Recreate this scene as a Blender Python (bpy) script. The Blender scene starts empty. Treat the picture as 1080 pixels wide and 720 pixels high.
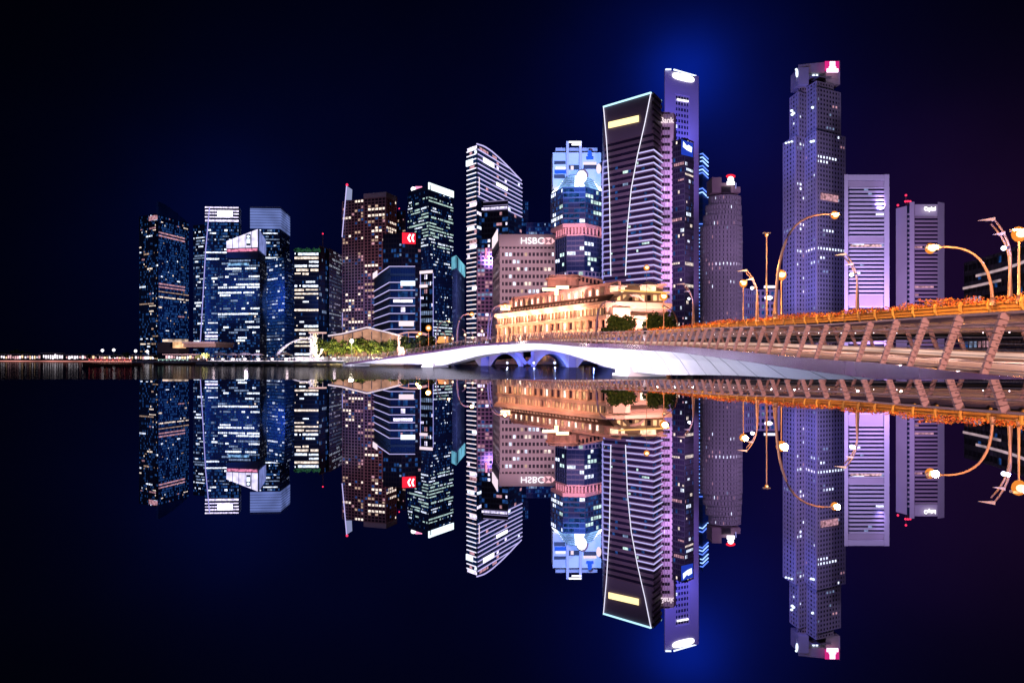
import bpy, math, random
from mathutils import Vector, Matrix
R = math.radians
rnd = random.Random(7)
C = bpy.context.scene.collection
scene = bpy.context.scene
F = 800.0; HZ = 379.7          # focal length in photograph pixels, horizon row
WATER = -1.6; GROUND = -0.4

def PX(px, D): return (px - 540.0) / F * D
def ZR(row, D): return (HZ - row) / F * D
def P3(px, row, D): return Vector((PX(px, D), D, ZR(row, D)))

# ------------------------------------------------------------------ materials
MATS = {}
def pbr(name, col, rough=.6, metal=0., var=.12, scale=3., bump=0., spec=.5):
    if name in MATS: return MATS[name]
    m = bpy.data.materials.new(name); m.use_nodes = True
    nt = m.node_tree; b = nt.nodes['Principled BSDF']
    b.inputs['Roughness'].default_value = rough
    b.inputs['Metallic'].default_value = metal
    b.inputs['Specular IOR Level'].default_value = spec
    tc = nt.nodes.new('ShaderNodeTexCoord'); nz = nt.nodes.new('ShaderNodeTexNoise')
    nz.inputs['Scale'].default_value = scale; nz.inputs['Detail'].default_value = 4
    nt.links.new(tc.outputs['Object'], nz.inputs['Vector'])
    mx = nt.nodes.new('ShaderNodeMix'); mx.data_type = 'RGBA'
    mx.inputs[6].default_value = (*[c * (1 - var * 1.6) for c in col], 1)
    mx.inputs[7].default_value = (*[min(1, c * (1 + var * 1.6)) for c in col], 1)
    nt.links.new(nz.outputs['Fac'], mx.inputs[0]); nt.links.new(mx.outputs[2], b.inputs['Base Color'])
    if bump:
        bp = nt.nodes.new('ShaderNodeBump'); bp.inputs['Strength'].default_value = bump
        nt.links.new(nz.outputs['Fac'], bp.inputs['Height']); nt.links.new(bp.outputs[0], b.inputs['Normal'])
    MATS[name] = m; return m
def emi(name, col, s, vary=0., scale=.35, sample=False):
    if name in MATS: return MATS[name]
    m = bpy.data.materials.new(name); m.use_nodes = True
    nt = m.node_tree; nt.nodes.clear()
    o = nt.nodes.new('ShaderNodeOutputMaterial'); e = nt.nodes.new('ShaderNodeEmission')
    e.inputs[0].default_value = (*col, 1); e.inputs[1].default_value = s
    nt.links.new(e.outputs[0], o.inputs[0])
    if vary:
        tc = nt.nodes.new('ShaderNodeTexCoord'); nz = nt.nodes.new('ShaderNodeTexNoise')
        nz.inputs['Scale'].default_value = scale; nz.inputs['Detail'].default_value = 1
        nt.links.new(tc.outputs['Object'], nz.inputs['Vector'])
        mr = nt.nodes.new('ShaderNodeMapRange')
        mr.inputs[1].default_value = .3; mr.inputs[2].default_value = .7
        mr.inputs[3].default_value = s * (1 - vary); mr.inputs[4].default_value = s * (1 + vary)
        nt.links.new(nz.outputs['Fac'], mr.inputs[0]); nt.links.new(mr.outputs[0], e.inputs[1])
    if not sample: m.cycles.emission_sampling = 'NONE'
    MATS[name] = m; return m

G_DARK = pbr('glass_dark', (.012, .022, .05), .45, 0, .3, .05, 0, .15)
G_BLUE = pbr('glass_blue', (.012, .05, .17), .5, 0, .35, .04, 0, .15)
G_NAVY = pbr('glass_navy', (.010, .028, .09), .5, 0, .35, .04, 0, .15)
G_PURP = pbr('glass_purple', (.016, .012, .03), .5, 0, .3, .05, 0, .15)
W_NAVY = pbr('cladding_navy', (.02, .04, .11), .5, 0, .2, .05)
W_DARK = pbr('cladding_dark', (.025, .025, .04), .5, 0, .2, .05)
W_LAV = pbr('cladding_pale_concrete', (.42, .38, .42), .75, 0, .12, .05)
W_STONE = pbr('granite_grey', (.36, .32, .34), .7, 0, .14, .06)
W_PINK = pbr('cladding_rose', (.30, .20, .22), .7, 0, .15, .05)
W_WHITE = pbr('white_cladding', (.7, .7, .72), .5, 0, .06, .05)
W_METAL = pbr('grey_metal', (.35, .35, .38), .35, .6, .1, 2)
M_ROOF = pbr('roof_felt', (.05, .05, .06), .9)
M_WHITE = pbr('white_paint', (.8, .8, .8), .45, 0, .04, .6)
M_GIRD = pbr('girder_paint', (.76, .76, .78), .5, 0, .12, .35)
M_CONC = pbr('pale_concrete', (.45, .44, .43), .8, 0, .12, .5)
M_CREAM = pbr('cream_stone', (.62, .50, .42), .75, 0, .1, .4)
M_STEEL = pbr('rail_steel', (.36, .23, .20), .4, .3, .12, 6)
M_DSTEEL = pbr('dark_steel', (.10, .08, .08), .4, .5, .1, 4)
M_ASPH = pbr('asphalt', (.05, .05, .05), .85, 0, .2, 2)
M_BLK = pbr('black_paint', (.015, .015, .018), .4)
M_SKIN = pbr('skin', (.35, .20, .13), .6)
M_BARK = pbr('bark', (.09, .06, .04), .9, 0, .3, 4, .4)

L_W1 = emi('window_warm_soft', (1, .66, .48), .5, .6)
L_W2 = emi('window_warm_bright', (1, .82, .68), 1.3, .6)
L_C1 = emi('window_cool_soft', (.45, .62, 1), .45, .6)
L_C2 = emi('window_cool_bright', (.76, .84, 1), 1.7, .6)
L_P1 = emi('window_pink_soft', (1, .5, .6), .5, .6)
L_V2 = emi('window_lavender_bright', (.8, .72, 1), 1.7, .5)
L_B1 = emi('window_blue_dim', (.06, .26, .95), .2, .7)
L_N1 = emi('window_navy_faint', (.03, .12, .5), .1, .8)
L_T2 = emi('window_pale_green', (.72, 1, .92), 1.0, .5)
LED_W = emi('led_white', (.86, .84, 1), 1.4)
LED_V = emi('led_lavender', (.62, .55, 1), 1.1)
LED_VD = emi('led_lavender_soft', (.45, .42, 1), .9)
LED_B = emi('led_blue', (.12, .25, 1), 1.6)
LED_C = emi('led_cyan_white', (.5, .85, 1), 1.5)
LED_P = emi('led_pink_white', (1, .80, .88), 1.15)
SIGN_W = emi('sign_white', (1, .97, 1), 2.2)
SIGN_BW = emi('sign_blue_white', (.72, .84, 1), 1.9)
SIGN_B = emi('sign_blue', (.03, .14, 1), 1.0)
SIGN_Y = emi('sign_amber', (1, .78, .36), 1.8)
SIGN_R = emi('sign_red', (1, .02, .05), 1.2)
SIGN_PK = emi('sign_pink', (1, .3, .5), 1.5)
RED_LAMP = emi('obstruction_red', (1, .03, .10), 1.8)
BULB_O = emi('bulb_sodium', (1, .74, .36), 2.6)
HALO_O = emi('halo_sodium', (1, .30, .04), 1.0)  # glowing disc behind a bulb, imitates the halo round it
HALO_W = emi('halo_violet', (.5, .4, 1), 1.0)  # violet version of the glowing halo disc
BULB_W = emi('bulb_white', (.85, .88, 1), 3.5)
BULB_S = emi('bulb_small_warm', (1, .72, .45), 2.5)

# ------------------------------------------------------------------ mesh collector
ORG = {}
class MB:
    def __init__(s): s.v = []; s.f = []; s.m = []
    def quad(s, a, b, c, d, mi=0):
        i = len(s.v); s.v += [tuple(a), tuple(b), tuple(c), tuple(d)]; s.f.append((i, i+1, i+2, i+3)); s.m.append(mi)
    def poly(s, pts, mi=0):
        i = len(s.v); s.v += [tuple(p) for p in pts]; s.f.append(tuple(range(i, i+len(pts)))); s.m.append(mi)
    def prism(s, xy, z0, z1, mi=0, top=None):
        n = len(xy); i = len(s.v)
        z1s = z1 if isinstance(z1, (list, tuple)) else [z1]*n
        s.v += [(x, y, z0) for x, y in xy] + [(xy[k][0], xy[k][1], z1s[k]) for k in range(n)]
        for k in range(n):
            j = (k+1) % n
            s.f.append((i+k, i+j, i+n+j, i+n+k)); s.m.append(mi)
        s.f.append(tuple(i+n+k for k in range(n))); s.m.append(mi if top is None else top)
        s.f.append(tuple(i+k for k in reversed(range(n)))); s.m.append(mi)
    def box(s, c, sz, rz=0., mi=0, tilt=None):
        x, y, z = [q/2 for q in sz]
        ca, sa = math.cos(rz), math.sin(rz)
        i = len(s.v)
        for dz in (-z, z):
            for dx, dy in ((-x, -y), (x, -y), (x, y), (-x, y)):
                s.v.append((c[0]+dx*ca-dy*sa, c[1]+dx*sa+dy*ca, c[2]+dz))
        for f in ((3,2,1,0),(4,5,6,7),(0,1,5,4),(1,2,6,5),(2,3,7,6),(3,0,4,7)):
            s.f.append(tuple(i+k for k in f)); s.m.append(mi)
    def tube(s, pts, rad, n=6, mi=0, cap=True):
        pts = [Vector(p) for p in pts]
        if not isinstance(rad, (list, tuple)): rad = [rad]*len(pts)
        i0 = len(s.v)
        for k, p in enumerate(pts):
            d = (pts[min(k+1, len(pts)-1)] - pts[max(k-1, 0)]).normalized()
            up = Vector((0, 0, 1)) if abs(d.z) < .9 else Vector((1, 0, 0))
            a = d.cross(up).normalized(); b = d.cross(a)
            for q in range(n):
                t = 2*math.pi*q/n
                s.v.append(tuple(p + (a*math.cos(t)+b*math.sin(t))*rad[k]))
        for k in range(len(pts)-1):
            for q in range(n):
                r = (q+1) % n
                s.f.append((i0+k*n+q, i0+k*n+r, i0+(k+1)*n+r, i0+(k+1)*n+q)); s.m.append(mi)
        if cap:
            s.f.append(tuple(i0+q for q in range(n))); s.m.append(mi)
            s.f.append(tuple(i0+(len(pts)-1)*n+q for q in reversed(range(n)))); s.m.append(mi)
    def ball(s, c, r, mi=0, nu=10, nv=6, sq=(1, 1, 1)):
        i0 = len(s.v)
        for v in range(nv+1):
            ph = math.pi*v/nv
            for u in range(nu):
                th = 2*math.pi*u/nu
                s.v.append((c[0]+r*sq[0]*math.sin(ph)*math.cos(th), c[1]+r*sq[1]*math.sin(ph)*math.sin(th), c[2]+r*sq[2]*math.cos(ph)))
        for v in range(nv):
            for u in range(nu):
                w = (u+1) % nu
                s.f.append((i0+v*nu+u, i0+(v+1)*nu+u, i0+(v+1)*nu+w, i0+v*nu+w)); s.m.append(mi)
    def bar(s, a, b, w, h, mi=0):
        a = Vector(a); b = Vector(b); d = (b-a).normalized()
        up = Vector((0, 0, 1)) if abs(d.z) < .95 else Vector((1, 0, 0))
        x = d.cross(up).normalized()*w/2; y = x.cross(d).normalized()*h/2
        i = len(s.v)
        for p in (a, b):
            for q in (-x-y, x-y, x+y, -x+y): s.v.append(tuple(p+q))
        for f in ((0,1,2,3),(7,6,5,4),(0,4,5,1),(1,5,6,2),(2,6,7,3),(3,7,4,0)):
            s.f.append(tuple(i+k for k in f)); s.m.append(mi)
    def build(s, name, mats, parent=None, smooth=False, kind=None, label=None):
        if not isinstance(mats, (list, tuple)): mats = [mats]
        o3 = Vector((0, 0, 0))
        if parent is not None: o3 = ORG.get(parent.name, o3)
        me = bpy.data.meshes.new(name)
        me.from_pydata([(v[0]-o3.x, v[1]-o3.y, v[2]-o3.z) for v in s.v], [], s.f)
        for m in mats: me.materials.append(m)
        me.polygons.foreach_set('material_index', s.m)
        if smooth: me.polygons.foreach_set('use_smooth', [True]*len(s.f))
        me.update()
        o = bpy.data.objects.new(name, me); C.objects.link(o)
        if parent is not None: o.parent = parent; ORG[o.name] = o3
        if kind: o['kind'] = kind
        if label: o['label'] = label
        return o

def tag(o, label, cat, group=None):
    o['label'] = label; o['category'] = cat
    if group: o['group'] = group
    return o
def empty(name, loc, label, cat, group=None):
    o = bpy.data.objects.new(name, None); o.empty_display_size = 1; C.objects.link(o)
    o.location = loc; ORG[o.name] = Vector(loc)
    return tag(o, label, cat, group)
def kids(o): return [c for c in list(C.objects) if c.parent == o]
KID = {}
def copy_tree(o, loc=None, rz=None, label=None, sc=None):
    c = o.copy(); C.objects.link(c)
    if loc is not None: c.location = loc
    if rz is not None: c.rotation_euler = (0, 0, rz)
    if sc is not None: c.scale = (sc, sc, sc)
    if label: c['label'] = label
    if o.name not in KID: KID[o.name] = [(k, kids(k)) for k in kids(o)]
    for k, gs in KID[o.name]:
        d = k.copy(); C.objects.link(d); d.parent = c
        for g in gs:
            e = g.copy(); C.objects.link(e); e.parent = d
    return c
def text_mesh(txt, size, ext=.1, bold=0.):
    cu = bpy.data.curves.new('t', 'FONT'); cu.body = txt; cu.size = size; cu.extrude = ext; cu.offset = bold
    cu.align_x = 'CENTER'; cu.align_y = 'CENTER'
    ob = bpy.data.objects.new('t', cu); C.objects.link(ob)
    dg = bpy.context.evaluated_depsgraph_get()
    me = bpy.data.meshes.new_from_object(ob.evaluated_get(dg))
    bpy.data.objects.remove(ob); bpy.data.curves.remove(cu)
    return me
def sign_text(name, txt, a, b, size, mat, parent, out=.8, bold=0., sx=1., label=None):
    """letters standing on the wall line a->b (Vectors), centred"""
    me = text_mesh(txt, size, .3, bold); me.materials.clear(); me.materials.append(mat)
    a = Vector(a); b = Vector(b); d = (b-a).normalized(); n = Vector((d.y, -d.x, 0)).normalized()
    mid = (a+b)/2 + n*out
    M = Matrix(((d.x*sx, 0, n.x, mid.x), (d.y*sx, 0, n.y, mid.y), (d.z*sx, 1, 0, mid.z), (0, 0, 0, 1)))
    o3 = ORG.get(parent.name, Vector((0, 0, 0)))
    me.transform(Matrix.Translation(-o3) @ M)
    o = bpy.data.objects.new(name, me); C.objects.link(o); o.parent = parent; ORG[o.name] = o3
    if label: o['label'] = label
    return o

# ------------------------------------------------------------------ lamps
def spot(src, tgt, E, col, cone=60, blend=.6, rad=1., name='flood_or_fill'):  # default name covers real floodlights and added unseen fills
    src = Vector(src); tgt = Vector(tgt); r = (tgt-src).length
    l = bpy.data.lights.new(name, 'SPOT'); l.energy = E*4*math.pi*r*r; l.color = col
    l.spot_size = R(cone); l.spot_blend = blend; l.shadow_soft_size = rad
    o = bpy.data.objects.new(name, l); C.objects.link(o); o.location = src
    o.rotation_euler = (tgt-src).to_track_quat('-Z', 'Y').to_euler()
    return o
def point(p, W, col, rad=.15):
    l = bpy.data.lights.new('lamp_light', 'POINT'); l.energy = W; l.color = col; l.shadow_soft_size = rad
    o = bpy.data.objects.new('lamp_light', l); C.objects.link(o); o.location = p
    return o

# ------------------------------------------------------------------ towers
def mitre(pts, off):
    """offset an open polyline (front faces, left to right) outward"""
    n = len(pts); out = []
    nrm = []
    for k in range(n-1):
        d = (pts[k+1]-pts[k]).normalized(); nrm.append(Vector((d.y, -d.x)))
    for k in range(n):
        if k == 0: q = nrm[0]
        elif k == n-1: q = nrm[-1]
        else:
            q = (nrm[k-1]+nrm[k]); q = q / max(.3, (1+nrm[k-1].dot(nrm[k])))
        out.append(pts[k]+q*off)
    return out
def ring(mb, pts, o0, o1, z0, z1, mi=0):
    a = mitre(pts, o0); b = mitre(pts, o1); n = len(pts)
    for k in range(n-1):
        A0, A1, B0, B1 = a[k], a[k+1], b[k], b[k+1]
        mb.quad((B0.x, B0.y, z0), (B1.x, B1.y, z0), (B1.x, B1.y, z1), (B0.x, B0.y, z1), mi)
        mb.quad((B0.x, B0.y, z1), (B1.x, B1.y, z1), (A1.x, A1.y, z1), (A0.x, A0.y, z1), mi)
        mb.quad((A0.x, A0.y, z0), (A1.x, A1.y, z0), (B1.x, B1.y, z0), (B0.x, B0.y, z0), mi)
    for k, s in ((0, 1), (n-1, -1)):
        q = [(a[k].x, a[k].y, z0), (b[k].x, b[k].y, z0), (b[k].x, b[k].y, z1), (a[k].x, a[k].y, z1)]
        mb.poly(q if s == 1 else q[::-1], mi)
def foot(pts, H):
    out = []
    for p in pts:
        D = p[2] if len(p) > 2 else H*F/(HZ-p[1])
        out.append(Vector((PX(p[0], D), D)))
    return out
def closed(front, depth):
    cen = sum(front, Vector((0, 0)))/len(front)
    u = cen.normalized()
    back = [(p + u*depth) for p in (front[-1], front[0])]
    bc = (back[0]+back[1])/2
    back = [bc+(p-bc)*.86 for p in back]
    # keep the back inside the view cone of the front
    return front + back
def lit_row(rg, nb, lm):
    """lm: full, start, cont, [(mat index, weight)...], dim index probability"""
    full, start, cont, pal, dim = lm
    tot = sum(w for _, w in pal)
    def pick():
        t = rg.random()*tot
        for i, w in pal:
            t -= w
            if t <= 0: return i
        return pal[0][0]
    r = rg.random(); out = []
    if r < full:
        q = pick(); k0 = rg.random()
        for k in range(nb): out.append(q if full >= 1 or rg.random() < .95 else (0 if rg.random() < .6 else pick()))
        if k0 < .4 and full < 1:
            c = rg.randrange(nb+1)
            for k in range(nb):
                if (k < c) == (k0 < .2): out[k] = 0
        return out
    on = False; q = pick(); hot = rg.random() < .35
    for k in range(nb):
        if on: on = rg.random() < cont
        else:
            on = rg.random() < start*(2 if hot else .6)
            if on: q = pick()
        out.append(q if on else (-1 if rg.random() < dim else 0))
    return out
GL = [None, L_W1, L_W2, L_C1, L_C2, L_P1, L_V2, L_B1, L_N1, L_T2]
OFFICE = (.10, .12, .75, [(4, 3), (3, 3), (2, 1.2), (1, 1)], .35)
def facade(root, front, z0, z1, floors, bay, wall, glass, lm=OFFICE, pier=.15, span=.3, pd=.5, sd=.4, seed=1,
           edges=None, depth=30, band_name='window_band', roof=True, dimi=7, extra=None, rowmod=None, zcut=None, wallname='wall',
           fine=1, core_top=None):
    """real piers and spandrels standing proud of glazed bands, one band per storey"""
    rg = random.Random(seed)
    if zcut is None: zcut = lambda e, t: 1e9
    w = MB(); core = closed(front, depth)
    if core_top is None: w.prism([(p.x, p.y) for p in core], z0, z1, 0, 1)
    else: w.prism([(p.x, p.y) for p in core], z0, [core_top(p) for p in core], 0, 1)
    h = (z1-z0)/floors
    ne = len(front)-1
    E = edges if edges is not None else range(ne)
    segs = []
    for e in E:
        a, b = front[e], front[e+1]; d = (b-a); L = d.length; d.normalize(); n = Vector((d.y, -d.x))
        bw = bay[e] if isinstance(bay, (list, tuple)) else bay
        if fine > 1: bw = bw/fine
        nb = max(1, round(L/bw)); segs.append((e, a, b, d, n, L, nb))
        if pier > 0:
            for k in range(nb+1):
                c = a + d*(L*k/nb) + n*(pd/2)
                pw = pier*L/nb
                if k == 0: c += d*pw/2
                if k == nb: c -= d*pw/2
                zt = min(z1, zcut(e, k/nb))
                w.box((c.x, c.y, (z0+zt)/2), (pw, pd, zt-z0), math.atan2(d.y, d.x), 0)
    if span > 0:
        run = []
        es = list(E)
        groups = []; cur = [es[0]]
        for e in es[1:]:
            if e == cur[-1]+1: cur.append(e)
            else: groups.append(cur); cur = [e]
        groups.append(cur)
        for f in range(floors+1):
            for g in groups:
                pl = front[g[0]:g[-1]+2]
                za = z0+f*h - (0 if f == 0 else span*h*.5); zb = min(z1+.01*(f == floors), z0+f*h+span*h*.5)
                if f == floors: za, zb = z1-span*h*.5, z1+.3
                if zcut(g[0], .5) < 1e8:
                    for e in g:
                        t = 1.
                        while t > 0 and zcut(e, t) < zb: t -= .04
                        if t > .05: ring(w, [front[e], front[e]+(front[e+1]-front[e])*t], 0, sd, za, zb, 0)
                else: ring(w, pl, 0, sd, za, zb, 0)
    o = w.build(wallname, [wall, M_ROOF], root)
    mats = [glass]+GL[1:]
    for f in range(floors):
        m = MB(); za = z0+f*h+span*h*.5; zb = z0+(f+1)*h-span*h*.5
        for (e, a, b, d, n, L, nb) in segs:
            row = lit_row(rg, nb, rowmod(f, floors, e, lm) if rowmod else lm)
            for k in range(nb):
                if zb > zcut(e, (k+1)/nb): continue
                p = a+d*(L*k/nb)+n*.06; q = a+d*(L*(k+1)/nb)+n*.06
                mi = row[k]
                if mi == -1: mi = dimi
                # lit glass: lights fill the upper part of the pane
                if mi in (0, dimi, 8) or fine < 2: m.quad((p.x, p.y, za), (q.x, q.y, za), (q.x, q.y, zb), (p.x, p.y, zb), mi)
                else:       # ceiling light shows in the upper part of the pane, furniture and blinds below
                    m.quad((p.x, p.y, za), (q.x, q.y, za), (q.x, q.y, zb), (p.x, p.y, zb), 0)
                    same0 = k > 0 and row[k-1] == row[k]; same1 = k < nb-1 and row[k+1] == row[k]
                    if not same0: zl = za+(zb-za)*rg.uniform(.1, .55)
                    g0 = 0 if same0 else rg.uniform(.0, .3); g1 = 1 if same1 else 1-rg.uniform(.0, .3)
                    P_ = p+(q-p)*g0+n*.05; Q_ = p+(q-p)*g1+n*.05
                    m.quad((P_.x, P_.y, zl), (Q_.x, Q_.y, zl), (Q_.x, Q_.y, zb), (P_.x, P_.y, zb), mi)
        if m.f: m.build(band_name, mats, root)
    return o

def tower(name, label, pts, H, floors, bay, wall, glass, lm=OFFICE, z0=GROUND, depth=30, cat='skyscraper', pier=.15, **kw):
    fr = foot(pts, H)
    if pier < .16 and not isinstance(bay, (list, tuple)): kw.setdefault('fine', 2.3)
    kw['pier'] = pier
    c = sum(fr, Vector((0, 0)))/len(fr)
    root = empty(name, (c.x, c.y, z0), label, cat)
    facade(root, fr, z0, H, floors, bay, wall, glass, lm, depth=depth, **kw)
    return root, fr
def panel(root, name, a, b, z0, z1, mat, out=1., th=.5, t0=0., t1=1., z0b=None, z1b=None, label=None):
    """a slab on the wall line a->b (2D), between parameters t0..t1"""
    d = b-a; n = Vector((d.y, -d.x)).normalized()
    p = a+d*t0; q = a+d*t1; m = MB()
    z0b = z0 if z0b is None else z0b; z1b = z1 if z1b is None else z1b
    A = p+n*out; B = q+n*out; A2 = p+n*(out-th); B2 = q+n*(out-th)
    m.quad((A.x,A.y,z0),(B.x,B.y,z0b),(B.x,B.y,z1b),(A.x,A.y,z1))
    m.quad((B2.x,B2.y,z0b),(A2.x,A2.y,z0),(A2.x,A2.y,z1),(B2.x,B2.y,z1b))
    m.quad((A.x,A.y,z1),(B.x,B.y,z1b),(B2.x,B2.y,z1b),(A2.x,A2.y,z1))
    m.quad((A2.x,A2.y,z0),(B2.x,B2.y,z0b),(B.x,B.y,z0b),(A.x,A.y,z0))
    m.quad((A2.x,A2.y,z0),(A.x,A.y,z0),(A.x,A.y,z1),(A2.x,A2.y,z1))
    m.quad((B.x,B.y,z0b),(B2.x,B2.y,z0b),(B2.x,B2.y,z1b),(B.x,B.y,z1b))
    return m.build(name, mat, root, label=label)
def led_ring(root, fr, z, mat, out=.9, hgt=.5, name='led_strip'):
    m = MB(); ring(m, fr, out-.3, out, z-hgt/2, z+hgt/2); return m.build(name, mat, root)
def flood_tower(fr, H, E, col, cone=None, dist=.45, side=0., zt=.5, z_src=70.):
    """unseen added floodlight hung in the air before a tower"""
    c = sum(fr, Vector((0, 0)))/len(fr)
    u = c.normalized(); perp = Vector((u.y, -u.x))
    s = c - u*(H*dist) + perp*side*H
    r = math.hypot(H*dist, H*zt)
    cone = cone or min(150, 2*math.degrees(math.atan(H*.62/(H*dist))))
    return spot((s.x, s.y, z_src), (c.x, c.y, H*zt), E, col, cone, .8, 3.)

BLUE = (.12, .3, 1); VIO = (.5, .33, 1); PINKV = (.85, .4, .95); WARM = (1, .5, .28)
def row_z(row, D): return ZR(row, D)

# 1 twin residential towers, far left
H = 195
r1, f1 = tower('residential_tower', 'leftmost dark glass tower with scattered warm windows above the shore trees',
   [(147, 229), (167, 225)], H, 58, 6.5, W_DARK, G_DARK, (.02, .045, .6, [(2, 2), (1, 2), (4, 1), (5, .6)], .25), seed=3, pier=.08, span=.22)
panel(r1, 'lit_lounge', f1[0], f1[1], H-8, H-2, L_P1, 1.2, .5, .55, .98)
r2, f2 = tower('residential_tower', 'second tower from left, deep blue with raked curved top and pink mid-height bands',
   [(167, 227), (199, 236)], 190, 56, 5.5, W_NAVY, G_DARK, (.012, .035, .4, [(2, 2), (1, 2), (4, 1.5), (5, .6)], .5), seed=8, pier=.10, span=.25)
def curved_cap(root, fr, H, rise, mat, name='curved_crown', n=14, p=1.6, thick=3.):
    m = MB(); a, b = fr[0], fr[-1]
    for k in range(n):
        t0, t1 = k/n, (k+1)/n
        pa = a+(b-a)*t0; pb = a+(b-a)*t1
        d = (b-a).normalized(); nn = Vector((d.y, -d.x))
        h0 = H+rise*(1-t0**p); h1 = H+rise*(1-t1**p)
        q0, q1 = pa-nn*thick, pb-nn*thick
        m.prism([(pa.x, pa.y), (pb.x, pb.y), (q1.x, q1.y), (q0.x, q0.y)], H+.3, [h0, h1, h1, h0])
    return m.build(name, mat, root)
curved_cap(r2, f2, 190, 18, G_BLUE)
for row, s in ((249, .9), (303, .8)):
    zc = row_z(row, f2[0].y)
    for dz in (0, 4.2):
        panel(r2, 'lit_sky_garden', f2[0], f2[1], zc+dz, zc+dz+1.7, L_P1, 1., .4, .0, .85)
# 2 office tower with bright striped top, and its dark neighbour
r3, f3 = tower('office_tower', 'narrow near-black office tower just left of the tower with the bright striped top',
   [(204, 238), (224, 236)], 178, 46, 5, W_DARK, G_DARK, (.05, .12, .7, [(4, 2), (3, 2)], .2), seed=5, pier=.06)
H = 185
r4, f4 = tower('office_tower', 'office tower with brightly lit striped top and sloping light line on its left',
   [(216, 217.5), (252, 218), (254, 222)], H, 48, 4.5, W_NAVY, G_BLUE, (.03, .12, .6, [(4, 2), (3, 3)], .5), seed=12, pier=.06,
   rowmod=lambda f, n, e, lm: (1., 0, 0, [(6, 1)], 0) if f >= n-5 else ((.8, .3, .8, [(6, 2), (3, 2), (4, 1)], .9) if 4 < f < 10 else lm))
panel(r4, 'illuminated_sign', f4[0], f4[1], H-12, H-5, SIGN_W, 1.6, .6, .38, .82)
m = MB(); a = P3(217, 262, f4[0].y-6); b = P3(211, 366, f4[0].y-6)
m.bar(P3(221, 219, f4[0].y-4), a, .8, .8); m.bar(a, b, .8, .8); m.build('edge_light', LED_VD, r4)
# 3 slanted lantern crown tower
H = 112
fr = foot([(230, 276), (274, 275), (281, 280)], H)
Hb = row_z(274, fr[0].y)
r5 = empty('office_tower', (fr[1].x, fr[1].y, GROUND), 'dark glass office tower with a sloping white glowing lantern top', 'skyscraper')
facade(r5, fr, GROUND, Hb, 38, 4.2, W_DARK, G_NAVY, (.08, .09, .75, [(4, 3), (3, 3), (2, .6)], .3), seed=21, pier=.06, span=.35, fine=1.9)
cr = foot([(239, 276), (272.5, 275), (280, 280)], H)
zl, zr_, zs = row_z(254, cr[0].y), row_z(241, cr[1].y), row_z(253, cr[2].y)
m = MB(); cc = closed(cr, 24)
m.prism([(p.x, p.y) for p in cc], Hb+.2, [zl, zr_, zs, zs-3, zl-6]); m.build('crown_core', W_NAVY, r5)
ztop = lambda t: zl+(zr_-zl)*t
zb_ = row_z(262, cr[0].y)
for k in range(5):
    t0, t1 = k/5+.012, (k+1)/5-.012
    a, b = cr[0], cr[1]
    panel(r5, 'lantern_pane', a, b, zb_, ztop(t0)-.8, emi('lantern_glow', (.78, .72, 1), 1.35, .35, .12), 1.1, .4, t0, t1, zb_, ztop(t1)-.8)
panel(r5, 'lantern_pane', cr[1], cr[2], zb_-3, zr_-1.5, emi('lantern_side', (.35, .42, 1), .55, .3, .1), 1.1, .4, .05, .95, zb_-4, zs-1.5)
panel(r5, 'red_band', cr[0], cr[1], zb_-4.2, zb_-1.2, emi('band_rose', (1, .3, .5), .8, .6, .4), 1.2, .4, .02, .98)
m = MB(); q = cr[0]+(cr[1]-cr[0])*.71; zc = (zb_+zr_)/2-2
m.box((q.x, q.y-2., zc), (5, .5, 13)); m.build('emblem_panel', pbr('emblem_navy', (.02, .05, .12), .5), r5)
m = MB(); m.ball((q.x, q.y-2.6, zc+3.5), 1.7, sq=(1, .3, 1)); m.box((q.x, q.y-2.6, zc-1.6), (3.6, .5, 5)); m.build('emblem', SIGN_BW, r5)
panel(r5, 'lit_name_band', fr[0], fr[1], Hb-7, Hb-4.5, emi('band_cyan', (.3, .6, 1), .8, .7, .3), 1., .4, .25, .75)
# 4 pale crowned tower
H = 200
r6, f6 = tower('office_tower', 'office tower with a plain pale blue glowing box-like crown',
   [(264, 219), (295, 219.5), (305, 228)], H, 50, 4.5, W_NAVY, G_BLUE, (.06, .10, .7, [(4, 3), (3, 3)], .45), seed=31, pier=.05, span=.3,
   rowmod=lambda f, n, e, lm: (0, 0, 0, [(4, 1)], 0) if f > n-6 else lm)
m = MB(); 
ring(m, f6, .7, 1.3, row_z(241, f6[0].y), H-1, 0)
m.build('louvred_crown', emi('crown_glow', (.22, .3, .75), .50, .55, .03), r6)
m = MB()
for z in [row_z(241, f6[0].y)+k*3.5 for k in range(1, 9)]: ring(m, f6, 1.3, 1.7, z, z+.5)
m.build('crown_louvre', W_METAL, r6)
r7, f7 = tower('office_tower', 'broad blue curtain wall tower standing in front of the pale crowned tower',
   [(271, 276), (293, 272), (300, 271), (311, 276)], 126, 32, 3.6, W_NAVY, G_BLUE, (.10, .16, .8, [(4, 3), (3, 4), (7, 4)], .7), seed=33, pier=.05, span=.28)
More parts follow.
